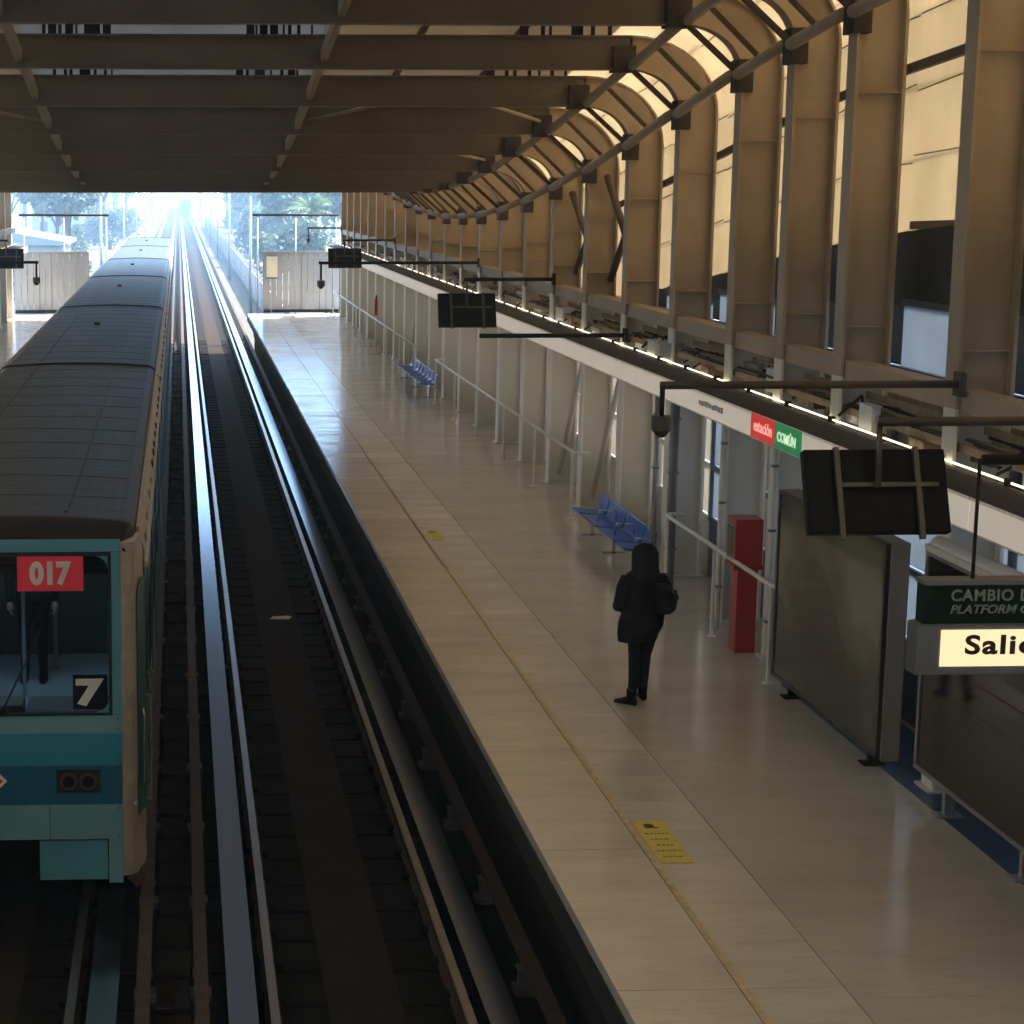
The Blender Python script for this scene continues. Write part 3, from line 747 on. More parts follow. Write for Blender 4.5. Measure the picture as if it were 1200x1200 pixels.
# ------------------------------------------------------------------ advert panels
def advert_reflection(o, y0, y1, z, h, m):  # reflections on the poster glass, drawn as thin coloured stripes
    MB().box((-.003, y0, z), (-.0005, y1, z + h)).build('reflection_stripe', m, o)
def advert(x, y0, y1, z0, z1, poster, label, thick=.2, cap=False):
    o = thing('advert_panel', label, 'advert panel', (x, (y0 + y1) / 2, PZ))
    h = (y1 - y0) / 2; a, b = z0 - PZ, z1 - PZ
    MB().box((.03, -h, a), (thick, h, b)).build('cabinet', 'ad_frame', o, bevel=.012)
    MB().box((.0, -h + .05, a + .04), (.028, h - .05, b - .04)).build('poster', poster, o)
    fr = MB()
    fr.box((-.012, -h + .004, a + .004), (.03, -h + .05, b - .004)).box((-.012, h - .05, a + .004), (.03, h - .004, b - .004)).box((-.012, -h + .05, a + .004), (.03, h - .05, a + .04)).box((-.012, -h + .05, b - .04), (.03, h - .05, b - .004))
    fr.build('frame', 'ad_black' if not cap else 'ad_frame', o)
    MB().box((.02, -h - .03, a - .01), (thick - .02, -h - .002, b + .01)).build('end_post', 'ad_frame', o, bevel=.01)
    if cap: 
        MB().tube([(thick * .45, -h, b + .03), (thick * .45, h, b + .03)], .085, 12).build('top_cap', 'white_fascia', o, smooth=True)
        MB().box((-.02, -h, b - .002), (.03, h, b + .05)).build('top_trim', 'white_fascia', o)
    for s in (-.75, .0 if cap else .75, .75):
        MB().box((thick * .3, s * h - .03, .012), (thick * .7, s * h + .03, a + .01)).box((0, s * h - .08, 0), (thick, s * h + .08, .014)).build('leg', 'steel_dark' if not cap else 'galv', o)
    return o
advert(6.14, 16.15, 19.2, 1.25, 3.2, 'poster_olive', 'tall advert panel with a dull olive poster below the monitor')
ad2 = advert(6.24, 11.6, 15.55, 1.37, 3.26, 'poster_dark', 'dark glossy advert panel with a pale rounded top behind the hanging sign', .22, True)

advert_reflection(ad2, -1.9, .9, 1.29, .012, 'reflection_red')
advert_reflection(ad2, -1.9, .86, 1.01, .03, 'reflection_grey')
advert_reflection(ad2, -1.9, .3, 1.44, .05, 'reflection_grey')
# ------------------------------------------------------------------ hydrant cabinet, handrails, pipes, benches
rc = thing('hydrant_cabinet', 'red fire hydrant cabinet on a red pedestal between white columns', 'cabinet', (6.28, 20.85, PZ))
MB().box((-.14, -.17, 1.0), (.17, .17, 1.52)).build('upper_box', 'red_paint', rc, bevel=.012)
MB().box((-.152, -.13, 1.06), (-.141, .13, 1.46)).build('door_frame', 'chrome', rc)
MB().box((-.156, -.10, 1.09), (-.153, .10, 1.43)).build('door_glass', 'dark_glass', rc)
MB().box((-.09, -.13, .0), (.14, .13, .96)).build('pedestal', 'red_paint', rc, bevel=.01)
MB().box((-.15, -.18, .955), (.18, .18, 1.0)).build('collar', 'red_paint', rc)
def handrail(y0, y1, label):
    o = thing('handrail', label, 'handrail', (6.15, y0, PZ))
    L = y1 - y0
    MB().tube([(.25, 0, 1.05), (.06, 0, 1.05), (.0, .06, 1.05), (0, L - .06, 1.05), (.06, L, 1.05), (.25, L, 1.05)], .026, 8).build('top_rail', 'galv_white', o, smooth=True)
    n = max(2, round(L / 3.4))
    for k in range(n + 1):
        y = .12 + (L - .24) * k / n
        MB().tube([(0, y, 0), (0, y, 1.04)], .022, 8).box((-.05, y - .05, 0), (.05, y + .05, .012)).build('post', 'galv_white', o)
handrail(19.25, 23.8, 'white handrail running past the red hydrant cabinet')
handrail(29.5, 46, 'long white handrail between the two groups of blue seats')
handrail(50.2, 77, 'far white handrail reaching to the platform end fence')
def pipe(x, y, z1, label, r=.03, m='galv_white'):
    o = thing('down_pipe', label, 'pipe', (x, y, PZ))
    MB().tube([(0, 0, 0), (0, 0, z1 - PZ)], r, 10).build('tube', m, o, smooth=True)
    for z in (.5, 1.5, 2.2): MB().box((-r - .005, -r - .005, z), (r + .005, r + .005, z + .03)).build('clamp', 'plastic_grey', o)
pipe(6.24, 24.75, 3.66, 'silver pipe on the column end of the bench seats', .035, 'galv')
pipe(6.36, 24.3, 3.66, 'dark grey square-backed pipe beside the silver pipe', .06, 'plastic_grey')
pipe(6.32, 21.9, 3.66, 'thin pale pipe between white columns near the handrail', .03, 'galv_white')
pipe(6.34, 20.05, 3.66, 'thin pale pipe beside the red cabinet', .03, 'galv_white')

def bench(y0, n, pitch, label):
    o = thing('bench_row', label, 'bench', (6.03, y0, PZ)); o.scale = (.72, 1, .84)
    L = n * pitch
    MB().box((.16, -.1, .36), (.22, L + .02, .41)).build('beam', 'chrome', o)
    for y in (.15, L / 2, L - .25):
        MB().box((.16, y - .03, 0), (.22, y + .03, .36)).box((-.04, y - .03, 0), (.42, y + .03, .03)).build('leg', 'chrome', o)
    seat = MB(); 
    prof = [(-.14, .46), (-.05, .445), (.2, .415), (.34, .42), (.40, .47), (.43, .56), (.46, .68), (.475, .70), (.465, .58), (.435, .44), (.37, .39), (.2, .385), (-.05, .40), (-.14, .42)]
    sm = MB().prism(prof, 'y', 0, .5).mesh('seat', 'seat_blue', bevel=0)
    am = MB().tube([(.38, 0, .42), (.40, 0, .62), (.05, 0, .63), (.02, 0, .42)], .016, 6).mesh('armrest', 'chrome', smooth=True)
    for k in range(n):
        sub('seat', sm, o, (0, k * pitch + .06 + (0.06 if k % 2 else 0), 0))
        if k % 2 == 0: sub('armrest', am, o, (0, k * pitch - .02, 0))
bench(25.0, 6, .56, 'row of blue plastic seats behind the standing person')
bench(47.0, 8, .66, 'far row of blue plastic seats between the handrails')

# small red extinguisher on the far wall
ex = thing('fire_extinguisher', 'small red extinguisher on a far white column', 'extinguisher', (6.36, 62.0, PZ + 1.05))
MB().tube([(0, 0, 0), (0, 0, .5), (0, 0, .56)], .06, 10).build('cylinder', 'red_paint', ex, smooth=True)
MB().tube([(0, 0, .55), (0, 0, .66)], .03, 8).build('valve', 'black_case', ex)

# ------------------------------------------------------------------ platform end fences
def fence(x0, x1, label, side):
    o = thing('end_fence', label, 'fence', (0, 80, PZ))
    n = 12; w = (x1 - x0) / n
    for k in range(n):
        a = x0 + k * w
        MB().box((a + .012, 0 if k % 2 else .03, .14), (a + w - .012, .05 if k % 2 else .08, 2.46)).build('board', 'board', o)
    MB().box((x0, -.04, 2.46), (x1, .1, 2.53)).build('top_rail', 'galv', o)
    MB().box((x0, -.03, .0), (x1, .1, .13)).build('kick_rail', 'steel_dark', o)
    for x in (x0, (x0 + x1) / 2, x1): MB().box((x - .04, .09, 0), (x + .04, .18, 2.5)).build('post', 'galv', o)
fence(3.52, 6.62, 'grey ribbed metal fence closing the seat platform', 1)
fence(-6.75, -3.75, 'grey ribbed metal fence closing the platform behind the train', -1)
nb = thing('notice_box', 'pale yellow notice box on the end fence', 'notice box', (3.62, 79.9, 2.55))
MB().box((0, 0, 0), (.45, .09, .86)).build('case', 'notice_cream', nb, bevel=.01)
MB().box((-.02, -.02, -.04), (.47, .1, .0)).build('tray', 'steel_dark', nb)
MB().tube([(.2, .05, -1.44), (.2, .05, -.04)], .03, 8).build('post', 'galv', nb)
for (xa, xb, lab) in ((3.08, 6.65, 'thin grey steel gantry over the fenced end of the seat platform'), (-6.6, -2.9, 'thin grey steel gantry over the platform end behind the train')):
    o = thing('end_gantry', lab, 'gantry', (0, 80.6, PZ))
    MB().tube([(xa, 0, 4.0), (xb, 0, 4.0)], .05, 8).build('crossbar', 'steel_dark', o, smooth=True)
    for x in (xa + .2, (xa + xb) / 2, xb - .1): MB().tube([(x, 0, -1.5), (x, 0, 4.0)], .03, 8).build('post', 'galv', o, smooth=True)

# ------------------------------------------------------------------ train
TC = -1.62; HW = 1.3
def roof_prof():
    # half profile in (x offset, z)
    return [(1.30, 2.95), (1.30, 3.13), (1.275, 3.25), (1.24, 3.33), (1.195, 3.39), (1.12, 3.425), (.8, 3.447), (.4, 3.465), (0, 3.472)]
def car(y0, y1, cab, label):
    T = thing('train_car', label, 'train car', (TC, y0, 0), 'cars of the standing train')
    L = y1 - y0
    rp = roof_prof(); full = rp + [(-x, z) for x, z in reversed(rp[:-1])]
    # side walls
    for s in (1, -1):
        w = MB().box((s * 1.30, .0 if not cab else .45, .62), (s * 1.25, L, 2.95)).build('side_wall', 'train_silver', T)
        n = 3 if cab else 4
        if s > 0 or cab is False:
            for k in range(5):
                yy = 1.5 + k * (L - 3) / 4.3 + (.3 if cab else 0)
                d = MB().box((s * 1.302, yy, .7), (s * 1.318, yy + 1.3, 2.88)).build('door', 'train_dkteal', T)
                MB().box((s * 1.319, yy + .12, 1.75), (s * 1.326, yy + .58, 2.62)).build('door_window', 'dark_glass', d)
                MB().box((s * 1.319, yy + .72, 1.75), (s * 1.326, yy + 1.18, 2.62)).build('door_window', 'dark_glass', d)
                if k < 4: MB().box((s * 1.302, yy + 1.55, 1.75), (s * 1.31, yy + 1.55 + .85, 2.6)).build('window', 'dark_glass', T)
    y_r0 = .75 if cab else 0
    # roof shell
    seg = [(y_r0, L)]
    rf = MB()
    for (a, b) in seg:
        i = len(rf.v); n = len(full)
        for y in (a, b):
            rf.v += [(x, y, z) for x, z in full]
        for k in range(n - 1): rf.f.append((i + k, i + k + 1, i + n + k + 1, i + n + k))
        rf.f.append(tuple(i + k for k in range(n))); rf.f.append(tuple(i + n + k for k in range(n)))
    ro = rf.build('roof', 'train_roof', T, smooth=False)
    for s in (1, -1):
        MB().strip([(s * x, z) for x, z in rp[:4]], y_r0 + .002, L - .002, .006, [(s, .3)] * 4).build('roof_shoulder', 'train_silver', ro)
    # gutter rails and dirty drip channel with clips
    for s in (1, -1):
        MB().box((s * 1.235, y_r0, 3.325), (s * 1.262, L, 3.36)).build('gutter', 'train_silver', ro)
        MB().box((s * 1.285, y_r0, 3.0), (s * 1.335, L, 3.05)).build('rain_strip', 'galv_white', ro)
        y = y_r0 + .5
        while y < L - .4:
            MB().box((s * 1.27, y, 3.14), (s * 1.316, y + rnd.uniform(.06, .25), 3.2)).build('clip', rnd.choice(['train_seam', 'train_silver', 'train_brow']), ro)
            y += rnd.uniform(.7, 1.6)
    # transverse seams
    y = y_r0 + 1.1
    while y < L - .4:
        MB().strip([(x, z) for x, z in full[5:-5]], y, y + .03, .003, [(0, 1)] * len(full[5:-5])).build('roof_rib', 'train_roof', ro)
        y += 1.22
    for s in (-.62, .62):
        MB().box((s - .012, y_r0 + .2, 3.44), (s + .012, L - .2, 3.466)).build('roof_batten', 'train_roof', ro)
    for yy, xv in ((L * .58, -.06),):
        if cab: continue
        MB().tube([(xv, yy, 3.45), (xv, yy, 3.52)], .06, 10).build('roof_vent', 'train_seam', ro)
    # end seam
    MB().strip([(x * 1.004, z + .006) for x, z in full], L - .001, L + .07, .02, [(0, 1)] * len(full)).build('end_seam', 'train_seam', T)
    MB().box((-1.27, .0 if not cab else .5, .55), (1.27, L, .66)).build('floor_frame', 'train_under', T)
    MB().box((-1.2, 1.0, .12), (1.2, L - .5, .56)).build('underframe', 'train_under', T)
    MB().box((-1.25, L - .06, .62), (1.25, L - .02, 3.3)).build('end_wall', 'train_under', T)
    for yc in (3.2, L - 3.2):
        for s in (1, -1):
            for dy in (-1.0, 1.0):
                wh = MB().tube([(s * .87, yc + dy, .49), (s * 1.11, yc + dy, .49)], .48, 20).build('wheel', 'rubber', T, smooth=False)
    if not cab: return T
    # ---- cab front (faces the camera)
    def fp(z):           # front plane leans back slightly above the waist
        return .0 if z < 1.75 else (z - 1.75) * .045
    def panel(name, m, x0, x1, z0, z1, yo=0., th=.03, bev=.0):
        b = MB(); i = 0
        b.v = [(x0, fp(z0) + yo, z0), (x1, fp(z0) + yo, z0), (x1, fp(z1) + yo, z1), (x0, fp(z1) + yo, z1), (x0, fp(z0) + yo + th, z0), (x1, fp(z0) + yo + th, z0), (x1, fp(z1) + yo + th, z1), (x0, fp(z1) + yo + th, z1)]
        b.f = [(0, 1, 2, 3), (7, 6, 5, 4), (0, 4, 5, 1), (1, 5, 6, 2), (2, 6, 7, 3), (3, 7, 4, 0)]
        return b.build(name, m, T, bevel=bev)
    W = 1.115
    panel('front_band', 'train_pale', -W, W, 1.735, 1.885)
    panel('front_band', 'train_blue', -W, W, 1.455, 1.733)
    panel('front_band', 'train_deep', -W, W, 1.115, 1.453)
    panel('front_band', 'train_pale', -W, W, .81, 1.113)
    panel('window_surround', 'train_teal', -W, W, 3.27, 3.37)
    for s in (1, -1):
        panel('window_surround', 'train_teal', *sorted((s * 1.04, s * W)), 1.887, 3.268)
        panel('skirt_side', 'train_pale', *sorted((s * .995, s * W)), .42, .808)
        sk = panel('skirt_panel', 'train_teal', *sorted((s * .41, s * .985)), .445, .79, .02)
        # corner pillar: rounded metal column from face to side
        pil = []
        for z, xo in ((.48, 0), (.8, 0), (1.75, 0), (2.6, 0), (3.2, -.015), (3.34, -.03)):
            y = fp(z)
            pts = [(1.118, y + .002), (1.16, y + .012), (1.20, y + .035), (1.235, y + .08), (1.30 + xo, y + .36), (1.305 + xo, y + .52), (1.24, y + .52), (1.20, y + .2), (1.118, y + .06)]
            pil.append([(s * a, b, z) for a, b in pts])
        MB().loft(pil).build('corner_pillar', 'train_silver', T, smooth=False)
        # narrow dark corner window set in the chamfer
        cw = MB(); zs = [.98, 2.86, 2.95, 3.0]
        prof_ = [[(1.243, .105), (1.302, .355)], [(1.243, .105), (1.302, .355)], [(1.252, .14), (1.302, .355)], [(1.275, .24), (1.302, .355)]]
        for z, pr in zip(zs, prof_):
            for (a_, b_) in pr: cw.v += [(s * (a_ + .002), fp(z) + b_ - .002, z), (s * (a_ + .008), fp(z) + b_ - .006, z)]
        for q in range(3):
            k = 4 * q
            cw.f += [(k, k + 4, k + 6, k + 2), (k + 1, k + 3, k + 7, k + 5), (k, k + 1, k + 5, k + 4), (k + 2, k + 6, k + 7, k + 3)]
        cw.f += [(0, 2, 3, 1), (12, 13, 15, 14)]
        cw.build('corner_window', 'train_dkteal', T)
        MB().tube([(s * 1.29, .16 , 1.25), (s * 1.30, .15, 1.3), (s * 1.30, .15, 1.85), (s * 1.29, .16, 1.9)], .012, 6).build('corner_rail', 'chrome', T, smooth=True)
        # cab door on the side
        cd = MB().box((s * 1.301, .52, .75), (s * 1.312, 1.22, 3.0)).build('cab_door', 'train_dkteal', T, bevel=.004)
        MB().box((s * 1.313, .60, 1.9), (s * 1.318, 1.14, 2.9)).build('cab_door_window', 'dark_glass', cd)
        for yy in (.47, 1.27): MB().tube([(s * 1.35, yy, 1.0), (s * 1.35, yy, 1.95)], .014, 6).box((s * 1.30, yy - .01, 1.0), (s * 1.355, yy + .01, 1.03)).box((s * 1.30, yy - .01, 1.92), (s * 1.355, yy + .01, 1.95)).build('grab_rail', 'chrome', T)
        MB().obox((s * 1.2, .3, .5), (s * 1.32, .5, .75), .04, .05).obox((s * 1.18, .25, .42), (s * 1.26, .3, .32), .03, .12).build('step_bracket', 'steel_brown', T)
        # headlight pair
        hl = panel('headlight_housing', 'rubber', *sorted((s * .565, s * .93)), 1.225, 1.42, -.014, .02, .004)
        for xx in (s * .665, s * .83):
            r_ = MB()
            r_.tube([(xx, -.03, 1.322), (xx, -.012, 1.322)], .075, 18).build('headlight_ring', 'steel_brown', hl)
            MB().tube([(xx, -.034, 1.322), (xx, -.0302, 1.322)], .05, 16).build('headlight_lens', 'dark_glass', hl)
    # emblem: pale-edged red diamond
    em = MB().prism([(-.02 - .13 + .02, 1.33), (0, 1.33 - .15), (.15, 1.33), (0, 1.33 + .15)], 'y', -.012, -.002).build('emblem', 'pale_txt', T)
    MB().prism([(-.10, 1.33), (0, 1.33 - .115), (.115, 1.33), (0, 1.33 + .115)], 'y', -.016, -.013).build('emblem_core', 'number_red', em)
    # windscreen: rubber frame, glass
    fr = MB()
    for (x0, x1, z0, z1) in ((-1.04, 1.04, 3.235, 3.27), (-1.04, 1.04, 1.887, 1.912), (1.012, 1.04, 1.912, 3.235), (-1.04, -1.012, 1.912, 3.235), (-.02, .02, 1.912, 3.235)):
        i = len(fr.v)
        fr.v += [(x0, fp(z0) - .006, z0), (x1, fp(z0) - .006, z0), (x1, fp(z1) - .006, z1), (x0, fp(z1) - .006, z1), (x0, fp(z0) + .03, z0), (x1, fp(z0) + .03, z0), (x1, fp(z1) + .03, z1), (x0, fp(z1) + .03, z1)]
        fr.f += [tuple(i + k for k in q) for q in ((0, 1, 2, 3), (7, 6, 5, 4), (0, 4, 5, 1), (1, 5, 6, 2), (2, 6, 7, 3), (3, 7, 4, 0))]
    fr.build('window_gasket', 'rubber', T)
    for s in (1, -1):
        # rounded gasket corners
        for (zc, sz) in ((3.235, -1), (1.912, 1)):
            MB().prism([(s * 1.014, zc - sz * .002), (s * .90, zc - sz * .002)] + [(s * (.90 + .112 * math.sin(t)), zc + sz * .112 * (1 - math.cos(t))) for t in (.4, .8, 1.2, 1.57)], 'y', fp(zc) - .004, fp(zc) + .025).build('gasket_corner', 'train_teal', T)
    panel('windscreen', 'glass', -1.012, 1.012, 1.912, 3.235, .008, .006)
    for s in (1, -1):
        MB().tube([(s * .12, -.012, 1.93), (s * .30, fp(2.3) - .02, 2.30), (s * .44, fp(2.62) - .014, 2.62)], .009, 5).box((s * .09, -.022, 1.90), (s * .15, -.002, 1.95)).build('wiper', 'rubber', T)
        for zz in (.84, 1.08, 1.15, 1.42, 1.5, 1.7, 1.77, 1.86):
            MB().tube([(s * 1.085, -.004, zz), (s * 1.085, .01, zz)], .008, 6).build('rivet', 'train_dkteal', T)
        MB().box((s * .50, -.003, .82), (s * .505, .01, 1.105)).build('panel_seam', 'train_seam', T)
    # roof brow: sloping dome from windscreen head to roof
    br = []
    for t in range(7):
        u = t / 6; y = .075 + u * .70; top = 3.36 + .112 * math.sin(u * math.pi / 2)
        sc_ = .90 + .10 * math.sin(u * math.pi / 2)
        zlo = 3.34 - .02 * u
        ring = [(x * sc_, y, z - (3.472 - top) * (1 - .0 * abs(x))) for x, z in full]
        ring = [(x, yy, max(z, 3.30 if abs(x) < 1.15 else 3.02 + .25 * (1 - u))) for x, yy, z in ring]
        br.append(ring)
    MB().loft(br).build('roof_brow', 'train_brow', T, smooth=True)
    # number board and number behind the glass
    nbd = panel('route_board', 'number_red', .265, .81, 2.945, 3.235, -.006, .012)
    text('route_number', '017', 'number_txt', nbd, (.365, fp(3.1) - .010, 2.99), .205, width=.35, bold=.055)
    text('car_number', '7', 'pale_txt', T, (.735, fp(2.1) + .001, 1.965), .235, width=.235, bold=.05)
    MB().box((.71, fp(2.1) + .03, 1.93), (1.0, fp(2.1) + .04, 2.23)).build('number_plate', 'navy', T)
    # cab interior
    MB().box((-1.24, .05, 1.08), (1.24, 5.3, 1.12)).build('cab_floor', 'cab_floor', T)
    MB().box((-1.24, 5.3, 1.1), (1.24, 5.36, 3.3)).build('cab_partition', 'cab_wall', T)
    MB().box((.3, .06, 1.13), (1.2, .62, 1.9)).build('driver_desk', 'cab_desk', T, bevel=.03)
    MB().box((-.9, .10, 1.13), (.28, .45, 1.95)).build('driver_console', 'cab_desk_pale', T, bevel=.02)
    MB().box((.5, .62, 1.13), (1.2, 1.5, 1.62)).build('cab_seat', 'cab_desk', T, bevel=.04)
    MB().tube([(.27, 4.6, 1.12), (.27, 4.6, 2.6)], .02, 8).box((.13, 4.57, 2.6), (.43, 4.63, 2.72)).build('cab_post', 'plastic_grey', T)
    MB().tube([(.02, 3.5, 1.12), (.02, 3.5, 3.3)], .02, 8).build('cab_pole', 'chrome', T, smooth=True)
    MB().box((-.9, 3.2, 3.262), (.9, 3.42, 3.279)).build('cab_fill_lamp', 'cab_fill_light', T)  # lamp added under the ceiling to brighten the cab interior
    MB().box((-1.2, .3, 3.28), (1.2, 5.3, 3.32)).build('cab_ceiling', 'cab_desk_pale', T)
    return T
YJ = [15.6, 30.65, 45.9, 61.3, 76.5, 92.5, 108]
car(YJ[0], YJ[1] - .07, True, 'turquoise train cab car with a red number board in its windscreen')
LBL = ['dark ribbed train car coupled behind the turquoise cab car', 'third train car back from the turquoise cab', 'fourth train car back, beside the far platform', 'train car standing at the fenced platform ends', 'sunlit last train car beyond the platform ends']
for k in range(1, 6): car(YJ[k], YJ[k + 1] - .07, False, LBL[k - 1])

# ------------------------------------------------------------------ people
def ring(c, rx, ry, n=14, rot=0., tilt=(0, 0)):
    out = []
    for j in range(n):
        t = 2 * math.pi * j / n; x = rx * math.cos(t); y = ry * math.sin(t)
        X = x * math.cos(rot) - y * math.sin(rot); Y = x * math.sin(rot) + y * math.cos(rot)
        out.append((c[0] + X, c[1] + Y, c[2] + tilt[0] * X + tilt[1] * Y))
    return out
def remesh(b, name, m, parent, voxel=.014, smooth_it=4):
    me = b.mesh('tmp', m); t = bpy.data.objects.new('tmp', me); col.objects.link(t)
    r = t.modifiers.new('r', 'REMESH'); r.mode = 'VOXEL'; r.voxel_size = voxel; r.use_smooth_shade = True
    s = t.modifiers.new('s', 'SMOOTH'); s.factor = .5; s.iterations = smooth_it
    dg = bpy.context.evaluated_depsgraph_get(); out = bpy.data.meshes.new_from_object(t.evaluated_get(dg))
    bpy.data.objects.remove(t); out.name = name
    if not out.materials: out.materials.append(MATS[m])
    o = bpy.data.objects.new(name, out); col.objects.link(o); o.parent = parent
    return o
def limb(b, pts, rad, n=10):
    rings = []
    P = [Vector(p) for p in pts]
    for k, p in enumerate(P):
        d = (P[min(k + 1, len(P) - 1)] - P[max(k - 1, 0)]).normalized()
        u = Vector((0, 1, 0)) if abs(d.y) < .9 else Vector((0, 0, 1))
        a = d.cross(u).normalized(); c = a.cross(d).normalized()
        rings.append([tuple(p + (a * math.cos(2 * math.pi * j / n) + c * math.sin(2 * math.pi * j / n)) * rad[k]) for j in range(n)])
    b.loft(rings)
def hand(b, base, d, up, s=1.):
    # palm and five bent fingers along d
    base = Vector(base); d = Vector(d).normalized(); u = Vector(up).normalized(); r = d.cross(u).normalized()
    limb(b, [base, base + d * .04 * s, base + d * .085 * s], [.024 * s, .036 * s, .034 * s], 8)
    for k, (o, l) in enumerate(((-.028, .062), (-.010, .074), (.009, .07), (.027, .055))):
        p = base + d * .08 * s + r * o * s
        limb(b, [p, p + d * l * .5 * s - u * .006, p + d * l * .85 * s - u * .03], [.0095 * s, .009 * s, .0075 * s], 6)
    p = base + d * .03 * s + r * -.032 * s
    limb(b, [p, p + d * .03 * s - r * .02 * s - u * .01, p + d * .055 * s - r * .022 * s - u * .025], [.012 * s, .0105 * s, .009 * s], 6)

def platform_person():
    o = thing('person', 'person in a black hooded coat with a backpack, standing on the platform', 'person', (4.63, 18.68, PZ))
    o.rotation_euler = (0, 0, R(12))        # facing away from the overbridge, slightly to the tracks
    b = MB()
    # legs: right leg straight, left leg trailing to the side, mid stance
    limb(b, [(.075, .10, .07), (.075, .08, .25), (.08, .075, .48), (.085, .01, .70), (.085, .01, .88)], [.042, .055, .062, .088, .10])
    limb(b, [(-.125, -.07, .07), (-.10, -.06, .25), (-.07, .0, .48), (-.06, .01, .70), (-.07, .01, .88)], [.042, .055, .062, .085, .10])
    # coat: hips, waist, chest, shoulders, neck
    R_ = [((.0, .0, .74), .165, .135), ((.005, .0, .80), .195, .16), ((.005, .0, .90), .205, .165), ((.0, .0, 1.0), .195, .155), ((0, .0, 1.1), .185, .148), ((0, .0, 1.2), .185, .14),
          ((0, -.0, 1.28), .19, .13), ((0, -.005, 1.335), .165, .11), ((0, 0, 1.38), .095, .085), ((0, .01, 1.43), .06, .065)]
    b.loft([ring(c, x * 1.1, y * 1.1) for c, x, y in R_])
    # arms bent, hands together in front (facing +Y)
    limb(b, [(-.17, 0, 1.31), (-.225, -.02, 1.2), (-.255, -.02, 1.06), (-.225, .1, .99), (-.12, .22, 1.02)], [.07, .075, .07, .06, .048])
    limb(b, [(.17, 0, 1.31), (.22, -.02, 1.2), (.245, -.02, 1.06), (.215, .1, .99), (.1, .22, 1.02)], [.07, .075, .07, .06, .048])
    remesh(b, 'body', 'cloth_black', o)
    # coat skirt flare on one side, as worn open
    b = MB(); b.loft([ring((-.04, .02, .64), .205, .13), ring((-.035, .015, .72), .222, .15), ring((-.01, .01, .84), .235, .18), ring((0, .0, .95), .215, .17)])
    remesh(b, 'coat_hem', 'cloth_black', o)
    b = MB()
    hand(b, (-.12, .22, 1.02), (.8, .5, .1), (0, 0, 1)); hand(b, (.1, .22, 1.02), (-.8, .5, .15), (0, 0, 1))
    remesh(b, 'hands', 'skin', o, .006, 2)
    # head turned a little, face on the far side; long hair and hood
    b = MB(); hy = .02
    b.loft([ring((0, hy, 1.40), .05, .055), ring((0, hy + .01, 1.44), .06, .075), ring((0, hy + .01, 1.50), .07, .09), ring((0, hy, 1.56), .072, .09), ring((0, hy - .005, 1.60), .055, .07), ring((0, hy - .005, 1.62), .02, .03)])
    limb(b, [(0, hy + .085, 1.525), (0, hy + .115, 1.50), (0, hy + .09, 1.49)], [.012, .014, .012], 8)      # nose
    limb(b, [(-.02, hy + .085, 1.462), (0, hy + .095, 1.46), (.02, hy + .085, 1.462)], [.008, .010, .008], 6)  # mouth
    for s in (-1, 1): limb(b, [(s * .07, hy, 1.53), (s * .082, hy - .01, 1.51), (s * .072, hy, 1.48)], [.012, .014, .01], 6)
    h = remesh(b, 'head', 'skin', o, .008, 2)
    for s in (-1, 1): MB().tube([(s * .028, hy + .082, 1.525), (s * .028, hy + .094, 1.525)], .011, 8).build('eye', 'hair', h)
    b = MB()
    b.loft([ring((0, -.05, 1.22), .17, .085), ring((0, -.045, 1.30), .165, .10), ring((.0, -.03, 1.38), .14, .12), ring((0, -.02, 1.46), .138, .128), ring((.0, -.015, 1.55), .135, .128), ring((0, -.015, 1.605), .11, .11), ring((0, -.015, 1.645), .05, .06)])
    remesh(b, 'hood', 'cloth_charcoal', o, .012, 3)
    # boots
    for (x, y, a) in ((.075, .10, -10), (-.135, -.07, 35)):
        b = MB(); c, s_ = math.cos(R(a)), math.sin(R(a))
        def q(px, py, pz): return (x + px * c - py * s_, y + px * s_ + py * c, pz)
        rings = []
        for (py, w, hh) in ((-.07, .03, .07), (-.05, .042, .10), (.0, .044, .12), (.05, .042, .085), (.11, .046, .06), (.16, .036, .045), (.185, .015, .03)):
            rings.append([q(w * math.cos(t), py, hh / 2 + hh / 2 * math.sin(t) + .001) for t in [2 * math.pi * j / 10 for j in range(10)]])
        b.loft(rings); limb(b, [q(0, -.01, .05), q(0, -.01, .17)], [.046, .055])
        remesh(b, 'boot', 'boot', o, .01, 1)
    # backpack worn on the right shoulder blade
    b = MB(); b.loft([ring((.14, -.17, .95), .09, .06), ring((.15, -.18, 1.0), .125, .085), ring((.15, -.18, 1.10), .13, .09), ring((.13, -.17, 1.20), .115, .075), ring((.11, -.16, 1.26), .07, .045)])
    bk = remesh(b, 'backpack', 'pack_dark', o, .012, 3)
    b = MB(); b.tube([(.18, -.17, 1.0), (.275, -.14, 1.03), (.30, -.13, 1.1), (.27, -.14, 1.17)], .03, 8); bk2 = b.build('side_pocket', 'pack_dark', bk, smooth=True)
    MB().tube([(.20, -.245, 1.19), (.245, -.2, 1.15), (.262, -.19, 1.12)], .008, 6).build('strap_buckle', 'pack_trim', bk, smooth=True)
    MB().tube([(.10, -.13, 1.31), (.13, -.05, 1.37), (.15, .05, 1.35), (.16, .12, 1.25)], .018, 6).build('shoulder_strap', 'pack_dark', bk, smooth=True)
    return o
platform_person()

